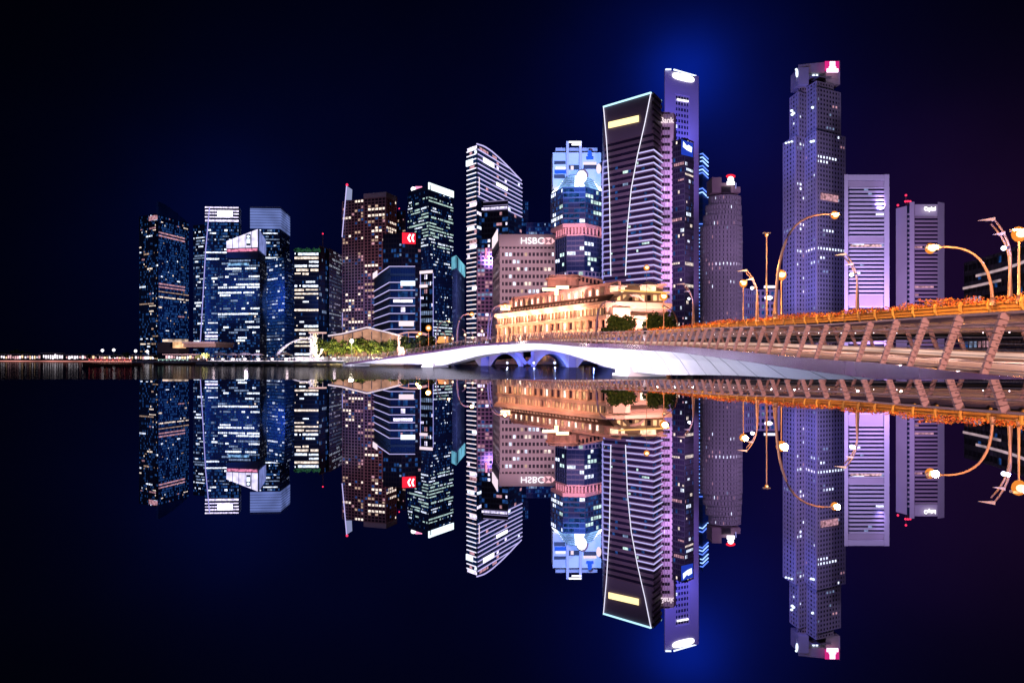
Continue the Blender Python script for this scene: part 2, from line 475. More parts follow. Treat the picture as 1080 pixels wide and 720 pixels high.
# 5 strips
r8, f8 = tower('office_block', 'mid height office block with wide white lit floors and a planted roof',
   [(310.5, 266), (336, 266)], 118, 27, 4, W_DARK, G_DARK, (.55, .12, .8, [(2, 3), (4, 3)], .1), seed=42, pier=.04, span=.34, cat='office block')
m = MB()
for k in range(70):
    t = rnd.random(); q = f8[0]+(f8[1]-f8[0])*t
    m.ball((q.x+rnd.uniform(-1,1), q.y+rnd.uniform(0, 10), 119.5+rnd.uniform(0, 2.5)), rnd.uniform(.8, 1.7), 0, 6, 4)
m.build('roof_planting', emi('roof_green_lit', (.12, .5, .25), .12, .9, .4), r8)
r9, f9 = tower('office_tower', 'slim near windowless dark tower with a red mast light',
   [(336.5, 259), (347, 263)], 128, 20, 9, W_DARK, G_DARK, (0, .03, .4, [(3, 1)], .1), seed=44)
m = MB(); q = f9[0]; m.tube([(q.x+3, q.y+5, 128), (q.x+3, q.y+5, 142)], .4); m.build('mast', M_DSTEEL, r9)
m = MB(); m.ball((q.x+3, q.y+5, 142), .9); m.build('obstruction_lamp', RED_LAMP, r9)
r10, f10 = tower('office_tower', 'dark office tower with short slanting lit strips, left of the rose coloured residential tower',
   [(347, 262), (363, 271)], 126, 30, 4.2, W_DARK, G_DARK, (.16, .16, .8, [(4, 3), (6, 2), (3, 2)], .2), seed=46, pier=.05)
# 8 rose residential tower with fin
H = 190
r11, f11 = tower('residential_tower', 'tall rose brown residential tower with a white sail fin at its left top',
   [(361, 213), (384, 210), (407, 208), (418, 213)], H, 52, 4.6, W_PINK, G_PURP, (.02, .14, .5, [(2, 3), (1, 3), (5, 1.5)], .1), seed=51, pier=.22, span=.3,
   rowmod=lambda f, n, e, lm: (1., 0, 0, [(1, 1)], 0) if f in (24,) and e > 0 else lm)
m = MB(); D0 = f11[0].y-3
m.poly([P3(365.5, 196, D0), P3(371.5, 200, D0), P3(371, 211, D0), P3(364.5, 211, D0)][::-1])
m.poly([P3(365.5, 196, D0+2), P3(371.5, 200, D0+2), P3(371, 211, D0+2), P3(364.5, 211, D0+2)])
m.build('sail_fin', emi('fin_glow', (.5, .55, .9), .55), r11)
m = MB(); m.bar(P3(365.6, 196, D0-1), P3(360.8, 250, D0-1), .9, .9); m.build('fin_light', LED_V, r11)
m = MB(); m.ball(P3(366, 195, D0-1), 1.5); m.build('obstruction_lamp', RED_LAMP, r11)
m = MB(); ring(m, f11[1:], .2, 1.2, H+.3, H+6); m.build('roof_screen', W_LAV, r11)
# dark tower behind
r12, f12 = tower('office_tower', 'unlit near-black tower behind the red square sign',
   [(408, 226), (428, 222)], 180, 40, 7, W_DARK, G_DARK, (0, .04, .5, [(1, 1), (5, 1)], .1), seed=52)
m = MB(); q = P3(421, 220, f12[1].y-2); m.ball(q, .9); m.build('obstruction_lamp', RED_LAMP, r12)
# 9 red sign block
r13, f13 = tower('office_block', 'dark office block carrying the red square sign with white curved strokes',
   [(404, 247), (424, 246), (444, 247)], 110, 26, 6, W_DARK, G_DARK, (.02, .07, .6, [(3, 2), (5, 1)], .15), seed=54, cat='office block')
a, b = f13[1], f13[2]
panel(r13, 'sign_board', a, b, row_z(257, a.y), row_z(245.5, a.y), SIGN_R, 1.5, .8, .0, .70)
m = MB(); cz = row_z(251, a.y); Dq = a.y-3
for cx, h0 in ((431.5, 1.), (435., .7)):
    m.tube([P3(cx+1.4-2.2*math.sin(t*math.pi)*h0, 247.2+7.6*t, Dq) for t in [k/8 for k in range(9)]], .75, 6)
m.build('sign_stroke', SIGN_W, r13)
# 10 tower with white roof band
H = 215
r14, f14 = tower('office_tower', 'tall glass tower with slanting white roof light band and small pink-white sign',
   [(430, 207), (452, 200), (478, 209)], H, 54, 4., W_NAVY, G_NAVY, (.25, .22, .8, [(9, 3), (4, 2)], .2), seed=61, pier=.05, span=.34,
   rowmod=lambda f, n, e, lm: (0., .04, .5, [(4, 1)], .2) if 12 < f < n-18 or f > n-3 else ((.5, .3, .85, [(9, 3), (4, 1)], 0) if 4 < f <= 12 else lm))
panel(r14, 'roof_light_band', f14[1], f14[2], H+.5, H+9, emi('roof_band_white', (.8, .95, 1), 1.8, .2, .05), 1., 1.5, .0, 1.)
m = MB(); ring(m, f14[:2], -4, -1, H+.3, H+6); m.build('roof_screen', W_NAVY, r14)
m = MB(); m.ball(P3(436, 199.5, f14[0].y-6), 3.1, sq=(1.1, .3, 1)); m.build('sign_disc', SIGN_W, r14)
m = MB(); q = P3(441.5, 198.5, f14[0].y-5); m.box(q, (9, .8, 4.6)); m.build('sign_bar', SIGN_PK, r14)
m = MB(); q = P3(437.5, 203, f14[0].y-2); m.bar(q, P3(437.5, 208, f14[0].y-2), .6, .6); m.build('sign_post', M_DSTEEL, r14)
r15, f15 = tower('glass_tower', 'small teal topped glass tower right of the tower with the white roof band',
   [(477.5, 272), (481, 270), (489.5, 281)], 95, 20, 3.6, W_NAVY, G_BLUE, (.3, .1, .7, [(3, 2), (4, 2)], .3), seed=63)
m = MB(); ring(m, f15, .6, 1.2, 84, 95.5); m.build('lit_top', emi('teal_glow', (.2, .6, .8), .75, .4, .1), r15)
# 13 framed glass block
r16, f16 = tower('glass_block', 'narrow glass block outlined by two pale vertical lights',
   [(443.5, 289), (457, 288)], 55, 12, 3.2, W_DARK, G_NAVY, (.2, .15, .7, [(5, 1), (6, 1), (3, 2)], .2), seed=65, z0=GROUND, cat='office block')
m = MB()
for q in f16: m.bar((q.x, q.y-.6, 8), (q.x, q.y-.6, 55), .35, .35)
m.build('edge_light', LED_VD, r16)
for t in (286, 300.5): panel(r16, 'lit_band', f16[0], f16[1], row_z(t+3, f16[0].y), row_z(t, f16[0].y), LED_P, 1., .4, .0, .6 if t > 290 else 1)
# 12 LED striped low block
H = 50
r17, f17 = tower('office_block', 'low corner block wrapped in blue-white light lines on every storey',
   [(395.5, 293), (412, 281.5), (438, 281.5)], H, 12, 3., W_DARK, G_NAVY, (.02, .10, .6, [(5, 1), (6, 1), (3, 2)], .3), seed=66, cat='office block', depth=20, pier=.04,
   rowmod=lambda f, n, e, lm: (0, 0, 0, [(4, 1)], 0) if f > n-3 else lm)
for k in range(1, 13):
    if k == 11: continue
    led_ring(r17, f17, H*k/12 + (0.2 if k == 12 else 0), LED_V, .95, .34)
panel(r17, 'illuminated_sign', f17[1], f17[2], row_z(301.5, f17[1].y), row_z(296.5, f17[1].y), SIGN_BW, 1.4, .5, .42, 1.)
panel(r17, 'illuminated_sign', f17[0], f17[1], row_z(294, f17[0].y), row_z(288.5, f17[0].y), LED_P, 1.4, .5, .0, .28)
panel(r17, 'lit_entrance', f17[1], f17[2], row_z(344, f17[1].y), row_z(338.5, f17[1].y), LED_P, 1.4, .5, .35, .95)
# 14 curved-top striped tower
H = 170
DA, DB, DC = 612., 602., 690.
f18 = [Vector((PX(493, DA), DA)), Vector((PX(503, DB), DB)), Vector((PX(550, DC), DC))]
f18b = f18 + [Vector((PX(556.5, 716), 716))]
Htop = ZR(152.5, DB)
def zroof(t):       # roof height along the right face, falling in a quarter ellipse
    row = {0: 152.5, .15: 155, .3: 160, .5: 168.5, .7: 177.5, .85: 184.5, 1: 191}
    ks = sorted(row); 
    for i in range(len(ks)-1):
        if ks[i] <= t <= ks[i+1]:
            u = (t-ks[i])/(ks[i+1]-ks[i]); rr = row[ks[i]]*(1-u)+row[ks[i+1]]*u
            D = DB+(DC-DB)*t; return ZR(rr, D)
r18 = empty('curved_tower', (f18[1].x, f18[1].y, GROUND), 'white striped tower whose roof falls in a long curve to the right', 'skyscraper')
nf = 46; h = (Htop-GROUND)/nf
m = MB(); N = 16
fc = [(f18[0].x, f18[0].y, Htop-1.5)] + [(*(f18[1]+(f18[2]-f18[1])*(k/N)), zroof(k/N)) for k in range(N+1)]
back = [(x*1.045, y*1.045, z) for x, y, z in fc]
allp = fc+back[::-1]
m.prism([(p[0], p[1]) for p in fc+back[::-1]], GROUND, [p[2] for p in fc+back[::-1]], 0, 1)
for f in range(1, nf):
    z = GROUND+f*h
    ring(m, f18[:2], 0, .6, z-.5, z+.5, 0)
m.build('wall', [W_NAVY, M_ROOF], r18)
rg = random.Random(5)
for f in range(nf):
    z0_, z1_ = GROUND+f*h+.6, GROUND+(f+1)*h-.6
    m = MB()
    for (a, b, nb, e) in ((f18[0], f18[1], 4, 0), (f18[1], f18[2], 22, 1)):
        d = (b-a); n = Vector((d.y, -d.x)).normalized()
        row = lit_row(rg, nb, (.0, .06 if z1_ < 125 else .10, .6, [(4, 1), (5, 1), (6, 1)], .5))
        for k in range(nb):
            if e == 1 and z1_ > zroof((k+1)/nb)-.5: continue
            p = a+d*(k/nb)+n*.08; q = a+d*((k+1)/nb)+n*.08
            m.quad((p.x, p.y, z0_), (q.x, q.y, z0_), (q.x, q.y, z1_), (p.x, p.y, z1_), row[k] if row[k] >= 0 else 8)
    m.build('window_band', [G_NAVY]+GL[1:], r18)
    z = GROUND+f*h
    if f < 4: continue
    m = MB()
    ring(m, f18[:2], .6, .95, z-.42, z+.42)
    m.build('led_strip', LED_P if f < 36 else LED_W, r18)
    if z > 128:
        t = 1.
        while t > .02 and zroof(t) < z+.5: t -= .02
        if t > .06:
            m = MB(); ring(m, [f18[1], f18[1]+(f18[2]-f18[1])*t], .6, .95, z-.4, z+.4)
            m.build('led_strip', LED_V, r18)
m = MB(); m.tube([(*(f18[1]+(f18[2]-f18[1])*(k/N)+Vector((0, -1))), zroof(k/N)+.2) for k in range(N+1)], .5)
m.build('roof_edge_light', LED_V, r18)
panel(r18, 'illuminated_sign', f18[1], f18[2], ZR(168, DB), ZR(163, DB), SIGN_W, 1.5, .5, .10, .32)
panel(r18, 'illuminated_sign', f18[0], f18[1], ZR(176, DA), ZR(170, DA), SIGN_BW, 1.5, .5, .0, .7)
panel(r18, 'lit_lounge', f18[1], f18[2], ZR(197, 640), ZR(193.5, 640), SIGN_W, 1.5, .5, .38, .62)
m = MB(); m.bar(P3(505.5, 187, 596), P3(505.5, 206, 596), .7, .7); m.build('vertical_light', LED_P, r18)
# dark block with a light frame in front of its foot
r19, f19 = tower('office_block', 'near-black slab with faint violet lines in front of the curved striped tower',
   [(508, 213), (536, 211)], 112, 30, 5, W_DARK, G_PURP, (.02, .06, .5, [(5, 1), (6, 1)], .2), seed=71, pier=.04, cat='office block')
for t in (213.5, 218, 222.5): 
    m = MB(); ring(m, [f19[0]+(f19[1]-f19[0])*.08, f19[1]], .7, 1.0, ZR(t, f19[0].y)-.25, ZR(t, f19[0].y)+.25); m.build('frame_light', emi('led_dull', (.5, .42, .8), .5), r19)
r20, f20 = tower('glass_tower', 'blue-grey glass tower with few lights, half hidden right of the curved striped tower',
   [(535, 210), (557, 213)], 155, 38, 4.2, W_NAVY, G_NAVY, (.02, .10, .5, [(4, 1), (3, 3)], .4), seed=72)
r21, f21 = tower('glass_tower', 'distant low blue glass tower seen between the bank block and the octagonal tower',
   [(555, 235), (583, 235)], 130, 32, 5, W_NAVY, G_NAVY, (.02, .05, .5, [(3, 3)], .3), seed=73)
r21b, f21b = tower('apartment_tower', 'slim rose tower speckled with lights at the foot of the curved striped tower',
   [(503, 262), (520, 262)], 78, 28, 2.6, W_PINK, G_PURP, (.02, .22, .4, [(3, 2), (5, 2), (6, 1)], .1), seed=74, pier=.2)
m = MB(); m.box(P3(513, 267, f21b[0].y-3), (1.2, .6, 7), .3); m.build('sign', SIGN_PK, r21b)
# 16 bank block
H = 64
r22, f22 = tower('bank_building', 'grey bank block with small windows and a lit HSBC sign on top',
   [(520.5, 261), (528, 249), (585.5, 249)], H, 17, 2.05, W_STONE, G_PURP, (.0, .16, .45, [(2, 2), (4, 2), (1, 2)], .0), seed=81, pier=.36, span=.52, pd=.5, sd=.45, cat='office block', depth=26,
   rowmod=lambda f, n, e, lm: (0, 0, 0, [(4, 1)], 0) if f >= n-2 else lm)
a, b = f22[1], f22[2]
m = MB(); ring(m, f22, .5, .9, ZR(260.5, a.y), H+.8); m.build('parapet_panel', W_STONE, r22)
za = ZR(254.7, a.y)
def at3(t, z): q = a+(b-a)*t; return Vector((q.x, q.y, z))
sign_text('sign_lettering', 'HSBC', at3(.39, za), at3(.77, za), 4.6, emi('letter_white', (1, .93, .97), 1.5), r22, 1.4, .0, 1.1)
m = MB(); lw = 1.7
q = a+(b-a)*.875; n_ = Vector(((b-a).y, -(b-a).x)).normalized(); q = q+n_*1.6; dd = (b-a).normalized()
def L(u, v): return (q.x+dd.x*u, q.y+dd.y*u, za+v)
m.poly([L(-3.3, 0), L(-1.7, -lw), L(-1.7, lw)]); m.poly([L(3.3, 0), L(1.7, lw), L(1.7, -lw)])
m.poly([L(-1.55, -lw), L(1.55, -lw), L(0, -.1)]); m.poly([L(-1.55, lw), L(0, .1), L(1.55, lw)])
m.build('sign_emblem', emi('emblem_red_lit', (1, .5, .55), 1.3), r22)
panel(r22, 'illuminated_sign', f22[0], f22[1], ZR(264, f22[0].y), ZR(253, f22[0].y), LED_P, 1.4, .4, .15, .9)
# 17 octagonal tower
def octo():
    D0 = 560.
    pl = [(581.5, 585), (594, 562), (617, 560), (636.5, 578)]
    fr = [Vector((PX(p, D), D)) for p, D in pl]
    root = empty('octagonal_tower', (fr[1].x, fr[1].y, GROUND), 'dark octagonal tower with glowing blue-white crown and pink terrace halfway up', 'skyscraper')
    zc = ZR(198, 562); zt1 = ZR(236, 562); zt0 = ZR(249, 562); ze = ZR(286, 562)
    low = [Vector((PX(p, D), D)) for p, D in ((586, 580), (598, 562), (616, 560), (635.5, 574))]
    lm = (.0, .10, .5, [(9, 2), (4, 2)], .0)
    facade(root, low, GROUND, ze, 18, 4, W_LAV, G_NAVY, lm, seed=91, pier=.2, wallname='podium_wall')
    facade(root, low, ze+.1, zt0, 7, 3.6, W_NAVY, G_NAVY, lm, seed=92, pier=.04, span=.3, wallname='lower_wall')
    facade(root, fr, zt1, zc, 7, 3.6, W_NAVY, G_NAVY, (.1, .10, .6, [(9, 2), (4, 2)], .6), seed=97, pier=.04, span=.3, wallname='upper_wall')
    m = MB(); ring(m, low, -6, .4, zt0+.1, zt0+1.2); ring(m, fr, -6, .5, zt1-2.8, zt1-.1)
    for e in range(3):
        for k in range(5):
            p = low[e]+(low[e+1]-low[e])*((k+.5)/5)
            m.box((p.x, p.y+1.2, (zt0+zt1)/2), (1.3, 1.3, zt1-zt0-2), 0)
    m.build('terrace', pbr('terrace_rose', (.5, .33, .33), .7), root)
    m = MB(); core = closed(mitre(low, -4), 20); m.prism([(p.x, p.y) for p in core], zt0+.2, zt1); m.build('terrace_core', W_PINK, root)
    # lit sloping crown
    inn = mitre(fr, -7); zcr = ZR(183, 562)
    for e in range(3):
        for k in range(4):
            t0, t1 = k/4+.01, (k+1)/4-.01
            a = fr[e]+(fr[e+1]-fr[e])*t0; b = fr[e]+(fr[e+1]-fr[e])*t1
            c = inn[e]+(inn[e+1]-inn[e])*t1; d = inn[e]+(inn[e+1]-inn[e])*t0
            m = MB(); m.quad((a.x, a.y, zc+.6), (b.x, b.y, zc+.6), (c.x, c.y, zcr), (d.x, d.y, zcr))
            m.quad((a.x, a.y+.5, zc+.6), (d.x, d.y+.5, zcr), (c.x, c.y+.5, zcr), (b.x, b.y+.5, zc+.6))
            m.build('crown_pane', emi('crown_hot', (.85, .93, 1), 2.6, .3, .1) if (e, k) in ((0, 0), (0, 1), (1, 2), (1, 3), (2, 3)) else emi('crown_cool', (.28, .55, 1), .95, .5, .12), root)
    m = MB()
    for k in range(1, 5):
        o = -7*k/5; z = zc+.6+(zcr-zc-.6)*k/5
        ring(m, fr, o-.2, o+.25, z+.15, z+.5)
    m.build('crown_rail', W_METAL, root)
    m = MB(); core = closed(mitre(fr, -8), 18)
    m.prism([(p.x, p.y) for p in core], zc, zcr+.5); m.build('crown_core', W_NAVY, root)
    # white plant block with lift towers
    D = 566
    def blk(name, x0, x1, r0, r1, D, dep, mat, label=None):
        m = MB(); a = PX(x0, D); b = PX(x1, D)
        m.prism([(a, D), (b, D), (b, D+dep), (a, D+dep)], ZR(r1, D), ZR(r0, D)); return m.build(name, mat, root)
    blk('plant_block', 583, 634, 161, 197, 578, 20, pbr('plant_white', (.5, .5, .55), .6))
    blk('plant_screen', 586, 630, 156, 160.6, 586, 12, W_LAV)
    for x in (597.3, 611): blk('lift_tower', x, x+2.6, 149, 186, 574, 3.5, W_LAV)
    blk('louvre', 584.5, 596.5, 170, 173, 577, 1, W_DARK); blk('louvre', 584.5, 596, 184, 188, 577, 1, W_DARK)
    blk('lit_opening', 586, 596.5, 176, 178.5, 577, 1, LED_W); blk('lit_opening', 615.5, 629, 171, 173.5, 577, 1, LED_P)
    blk('blue_screen', 585, 597, 179, 183, 577, 1, SIGN_B); blk('louvre', 600, 613, 174.5, 179, 575, 1, W_DARK)
    blk('louvre', 615.5, 629, 174, 178, 577, 1, W_DARK); blk('lit_panel', 602, 605, 175, 179, 574.4, .5, LED_P)
    blk('top_light', 600, 613, 149, 150.6, 571, .6, SIGN_W); blk('top_light', 603, 613, 151.8, 153.2, 571, .6, SIGN_W)
    m = MB(); q = P3(622, 160.8, 576); m.ball(q, 1.6, sq=(1, .25, 1)); 
    for r_, w_ in ((164, 3.2), (167, 5.4)): m.box(P3(622, r_, 576), (w_, .5, 2.0))
    m.build('blue_emblem', SIGN_B, root)
    m = MB(); m.ball(P3(631.5, 178, 565), 3.2, sq=(.6, .3, 1.2)); m.build('side_sign', LED_P, root)
    m = MB(); m.ball(P3(613.5, 186.5, 556), 3.8, sq=(1, .35, 1.25)); m.build('searchlight', SIGN_W, root)
    spot(P3(600, 215, 530)+Vector((0, -70, 0)), P3(608, 172, 574), 9, (.2, .38, 1), 34, .7)
    spot(P3(608, 268, 490), P3(608, 243, 566), 5, (1, .45, .5), 40, .7)
octo()
# 18 amber sign tower
H = 176
r24, f24 = tower('bank_tower', 'faceted tower outlined in white light with a bar of amber sign',
   [(636.5, 137), (638, 113.5), (688.5, 98.5), (697, 107)], H, 42, 5, pbr('tower_bronze', (.14, .10, .12), .5, 0, .2, .05), G_PURP, (.0, .02, .4, [(9, 1), (3, 1)], .1), seed=101, pier=0, span=.5, sd=.9,
   rowmod=lambda f, n, e, lm: (0, 0, 0, [(4, 1)], 0) if f > 32 else lm)
a, b = f24[1], f24[2]; DM = b.y
def fp(t, z, out=1.5):
    d = (b-a).normalized(); n = Vector((d.y, -d.x)); q = a+(b-a)*t+n*out; return Vector((q.x, q.y, z))
def tpx(px):   # parameter on the wall line a-b seen at image column px
    k = (px-540)/F; return (a.x-k*a.y)/((a.x-k*a.y)-(b.x-k*b.y))
def zpx(row, t): return ZR(row, a.y+(b.y-a.y)*t)
zlow = 12.
m = MB(); m.poly([fp(0, zlow, 1.0), fp(1, zlow, 1.0), fp(1, H, 1.0), fp(0, H, 1.0)])
# plain upper panel (no slats)
panel(r24, 'sign_wall', a, b, ZR(152, a.y), H+.4, pbr('sign_wall_bronze', (.13, .10, .13), .5, 0, .1, .05), 1.2, 1.1, 0, 1)
lines = [(fp(tpx(638), H, 1.8), fp(tpx(688), H, 1.8))]
L1 = [(638.2, 113), (641.5, 150), (644.5, 200), (646, 291)]
L2 = [(688.2, 99), (682, 130), (674, 165), (667.5, 200), (663.5, 240), (661.5, 291)]
for nm, Ls in (('edge_light', L1), ('edge_light', L2)):
    m = MB()
    pts = [fp(tpx(p), zpx(r, tpx(p)), 1.9) for p, r in Ls]
    for k in range(len(pts)-1): m.bar(pts[k], pts[k+1], .5, .5)
    m.build(nm, LED_W, r24)
m = MB(); m.bar(lines[0][0], lines[0][1], .9, .9); m.bar(lines[0][1], Vector((f24[3].x, f24[3].y-1, H)), .9, .9); m.build('roof_edge_light', LED_C, r24)
t0, t1 = tpx(643.5), tpx(675.5)
m = MB(); m.quad(fp(t0, zpx(136.2, t0), 2), fp(t1, zpx(129.2, t1), 2), fp(t1, zpx(122.3, t1), 2), fp(t0, zpx(129.6, t0), 2)); m.build('illuminated_sign', SIGN_Y, r24)
# light ledges of the right hand part and the left sliver
hfl = (H-GROUND)/42
for k in range(12, 34):
    z = GROUND+hfl*k
    # where the sloping line L2 crosses this height
    tt = .0
    row = HZ-z*F/505.
    pxl = 661.5
    for i in range(len(L2)-1):
        if L2[i][1] <= row <= L2[i+1][1]:
            u = (row-L2[i][1])/(L2[i+1][1]-L2[i][1]); pxl = L2[i][0]*(1-u)+L2[i+1][0]*u
    tl = max(0, min(.97, tpx(pxl)))
    m = MB(); ring(m, [a+(b-a)*tl, b, f24[3]], .9, 1.5, z-.33, z+.33); m.build('ledge_light', LED_V, r24)
    pl = 638
    for i in range(len(L1)-1):
        if L1[i][1] <= row <= L1[i+1][1]:
            u = (row-L1[i][1])/(L1[i+1][1]-L1[i][1]); pl = L1[i][0]*(1-u)+L1[i+1][0]*u
    m = MB(); ring(m, [f24[0], a, a+(b-a)*max(.02, tpx(pl))], .9, 1.5, z-.33, z+.33); m.build('ledge_light', LED_VD, r24)
# 19 pink slab
H = 170
r25, f25 = tower('bank_tower', 'slim pale pink slab tower with two columns of small dark windows',
   [(695, 119), (698.2, 119), (706.2, 119), (710.5, 119), (713, 122)], H, 31, [9, 2.9, 9, 9], pbr('slab_pale', (.55, .45, .5), .7, 0, .08, .05), G_DARK, (0, .02, .3, [(4, 1)], 0), seed=111, pier=.6, span=.4, edges=[1], pd=.6, sd=.6, depth=18)
a_, b_ = f25[0], f25[3]
sign_text('sign_lettering', 'Bank', Vector((a_.x, a_.y, ZR(128, a_.y))), Vector((b_.x, b_.y, ZR(128, b_.y))), 5.2, LED_P, r25, 1.8, .08, .9)
# 20 tallest slab
H = 280
fr = foot([(700.5, 74), (736, 81)], H); fr.append(Vector((PX(737.2, fr[1].y*1.02), fr[1].y*1.02)))
r26 = empty('skyscraper', (fr[0].x, fr[0].y, GROUND), 'tallest violet slab tower with a glaring white oval sign under its roof', 'skyscraper')
W_T = pbr('tower_alu', (.42, .38, .45), .55, 0, .08, .03)
core = closed(fr, 26); m = MB(); m.prism([(p.x, p.y) for p in core], GROUND, H, 0, 1)
a_, b_ = fr[0], fr[1]
wl = [a_+(b_-a_)*.31, a_+(b_-a_)*.73]
ring(m, [a_, wl[0]], 0, 1.2, GROUND, H); ring(m, [wl[1], b_], 0, 1.2, GROUND, H); ring(m, wl, 0, 1.2, ZR(99.5, wl[0].y), H)
m.build('wall', [W_T, M_ROOF], r26)
facade(r26, wl, GROUND, ZR(99.5, wl[0].y), 46, 3.2, W_T, G_DARK, (0, .02, .4, [(4, 1)], 0), seed=115, pier=.3, span=.45, pd=.5, sd=.45, depth=4, wallname='window_grid')
m = MB(); t = .5; q = a_+(b_-a_)*.53; n = Vector(((b_-a_).y, -(b_-a_).x)).normalized(); d = (b_-a_).normalized()
vs = []
for k in range(24):
    th = 2*math.pi*k/24; cx, cz = math.cos(th), math.sin(th)
    uu = 13.2*abs(cx)**.6*(1 if cx > 0 else -1); vv = 3.3*abs(cz)**.8*(1 if cz > 0 else -1)
    p_ = q+d*uu+n*2.2; vs.append((p_.x, p_.y, ZR(82.5, q.y)+vv-uu*.03))
m.poly(vs); m.poly([(x, y+1, z) for x, y, z in vs][::-1]); m.build('illuminated_sign', SIGN_W, r26)
m = MB(); m.bar((a_.x+1, a_.y-1.5, H), (a_.x+6.5, a_.y-1.4, H), .9, 1.2); m.bar((a_.x+9, a_.y-1, H), (b_.x-2, b_.y-1.5, H), .9, 1.2); m.build('roof_edge_light', SIGN_BW, r26)
panel(r26, 'lit_floor', wl[0], wl[1], ZR(106, wl[0].y), ZR(104.3, wl[0].y), SIGN_W, 1.6, .3, .1, .9)
spot((150, 650, 152), (163, 742, 215), 2.0, (.34, .2, 1), 95, .8, 2); spot((158, 690, 20), (167, 748, 100), 1.5, (.6, .3, 1), 60, .8, 2)
spot((q.x-10, q.y-42, H*.62), (q.x, q.y, H-30), 4., (.08, .12, 1), 70, .8, 2)
# 21 dark tower with blue sign
r27, f27 = tower('office_tower', 'black glass tower with a slanted blue-white logo at its top',
   [(708, 150), (722, 146), (731, 150)], 150, 40, 4.2, W_DARK, G_PURP, (.03, .06, .6, [(2, 2), (5, 1), (4, 1)], .1), seed=121, pier=.05)
D_ = f27[1].y-4
m = MB(); m.poly([P3(720.6, 149, D_), P3(720.2, 155, D_), P3(724.5, 158.5, D_), P3(729.5, 161, D_), P3(730, 155.5, D_), P3(726, 152.8, D_), P3(724.6, 154, D_)]); m.build('illuminated_logo', SIGN_BW, r27)
m = MB(); D_ += 1.5
m.poly([P3(718.5, 147, D_), P3(718.5, 163, D_), P3(731, 166, D_), P3(731, 151, D_)]); m.build('logo_board', emi('logo_blue', (.03, .09, .9), .55), r27)
# 22 blue chevron tower
Dn = 800
fr = [Vector((PX(733, 815), 815)), Vector((PX(741, Dn), Dn)), Vector((PX(747.5, 812), 812))]
r28 = empty('office_tower', (fr[1].x, fr[1].y, GROUND), 'thin blue tower with bright chevron light lines behind the tallest slab', 'skyscraper')
m = MB(); core = closed(fr, 20)
m.prism([(p.x, p.y) for p in core], GROUND, [ZR(170, 815), ZR(157, 800), ZR(182, 812), ZR(184, 812), ZR(172, 812)]); m.build('wall', G_BLUE, r28)
rg = random.Random(9)
for k in range(44):
    row = 162+k*4.1+rg.uniform(-.6, .6)
    if 186 < row < 196 or 206 < row < 232 and rg.random() < .8: continue
    lo = 0 if row > 170 else .45; hi = 1 if row > 184 else (.5)
    m = MB(); D0, D1, D2 = 815-3, Dn-3, 812-3
    m.bar(P3(733+lo*8, row+(2.5 if row < 232 else 0)*(1-lo), D0), P3(741, row, D1), .8, .9)
    if row < 232: m.bar(P3(741, row, D1), P3(747, row+6, D2), .8, .9)
    m.build('chevron_light', LED_B if rg.random() < .5 else emi('led_blue_bright', (.3, .5, 1), 2.2), r28)
for k in range(34):
    m = MB(); z = 6+k*6.1; ring(m, fr, .2, .5, z, z+1.2); 
    if z < ZR(184, 812): m.build('spandrel', W_NAVY, r28)
# 23 round tiered tower
def round_tower():
    D = 640.
    cx = PX(762, D)
    root = empty('round_tower', (cx, D+18, GROUND), 'stepped round grey tower with a small red and white sign on its roof', 'skyscraper')
    tiers = [(740, 783.5, 380, 236), (743, 783, 236, 224), (745.5, 782.5, 224, 213), (749, 782, 213, 203)]
    nn = 18; WS = W_STONE
    for ti, (x0, x1, r0, r1) in enumerate(tiers):
        xa, xb = PX(x0, D+16), PX(x1, D+16); c = (xa+xb)/2; rx = (xb-xa)/2; cy = D+20
        fr = [Vector((c-rx*math.cos(math.pi*k/nn), cy-rx*.75*math.sin(math.pi*k/nn))) for k in range(nn+1)]
        z0 = GROUND if r0 == 380 else ZR(r0, D); z1 = ZR(r1, D)
        fl = max(2, round((z1-z0)/3.9))
        facade(root, fr, z0, z1, fl, 3., WS, G_PURP, (.03, .07, .6, [(3, 2), (5, 2), (4, 1)], .0), seed=130+ti, pier=.38, span=.38, pd=.5, sd=.5, depth=10, wallname='wall',
               rowmod=lambda f, n, e, lm, ti=ti: (1., .0, 0, [(4, 1), (6, 1)], 0) if ti == 0 and ((f == n-9 and 5 < e < 16) or f == 6) else lm)
    m = MB()
    for x0, x1, r0, r1 in ((751, 761, 203, 187), (761, 774, 203, 193), (774, 781, 203, 197)):
        m.prism([(PX(x0, D+8), D+8), (PX(x1, D+8), D+8), (PX(x1, D+8), D+26), (PX(x0, D+8), D+26)], ZR(r0, D+8), ZR(r1, D+8))
    m.build('roof_plant', W_PINK, root)
    m = MB()
    for k in range(7): m.box((PX(766, D+7), D+7.2, ZR(195+k*1.2, D)), (8, .6, .4))
    m.build('roof_louvre', W_DARK, root)
    m = MB(); m.ball(P3(770.7, 189.3, D+4), 2.7, sq=(1, .4, 1)); m.box(P3(770.7, 193.2, D+4), (6.5, .8, 3)); m.build('illuminated_logo', SIGN_W, root)
    m = MB(); m.ball(P3(770.7, 186, D+6), 2.6, sq=(1.6, .3, .7)); m.build('red_beacon', SIGN_R, root)
    m = MB(); m.bar(P3(776.3, 193, D), P3(776, 199, D), .5, .5); m.build('edge_light', LED_VD, root)
    spot((cx+60, D-190, 10), (cx, D, 60), .8, (.66, .36, .9), 80, .8, 3)
    spot((cx-20, D-110, 60), (cx, D, 150), .4, (.58, .34, .9), 80, .8, 3)
round_tower()
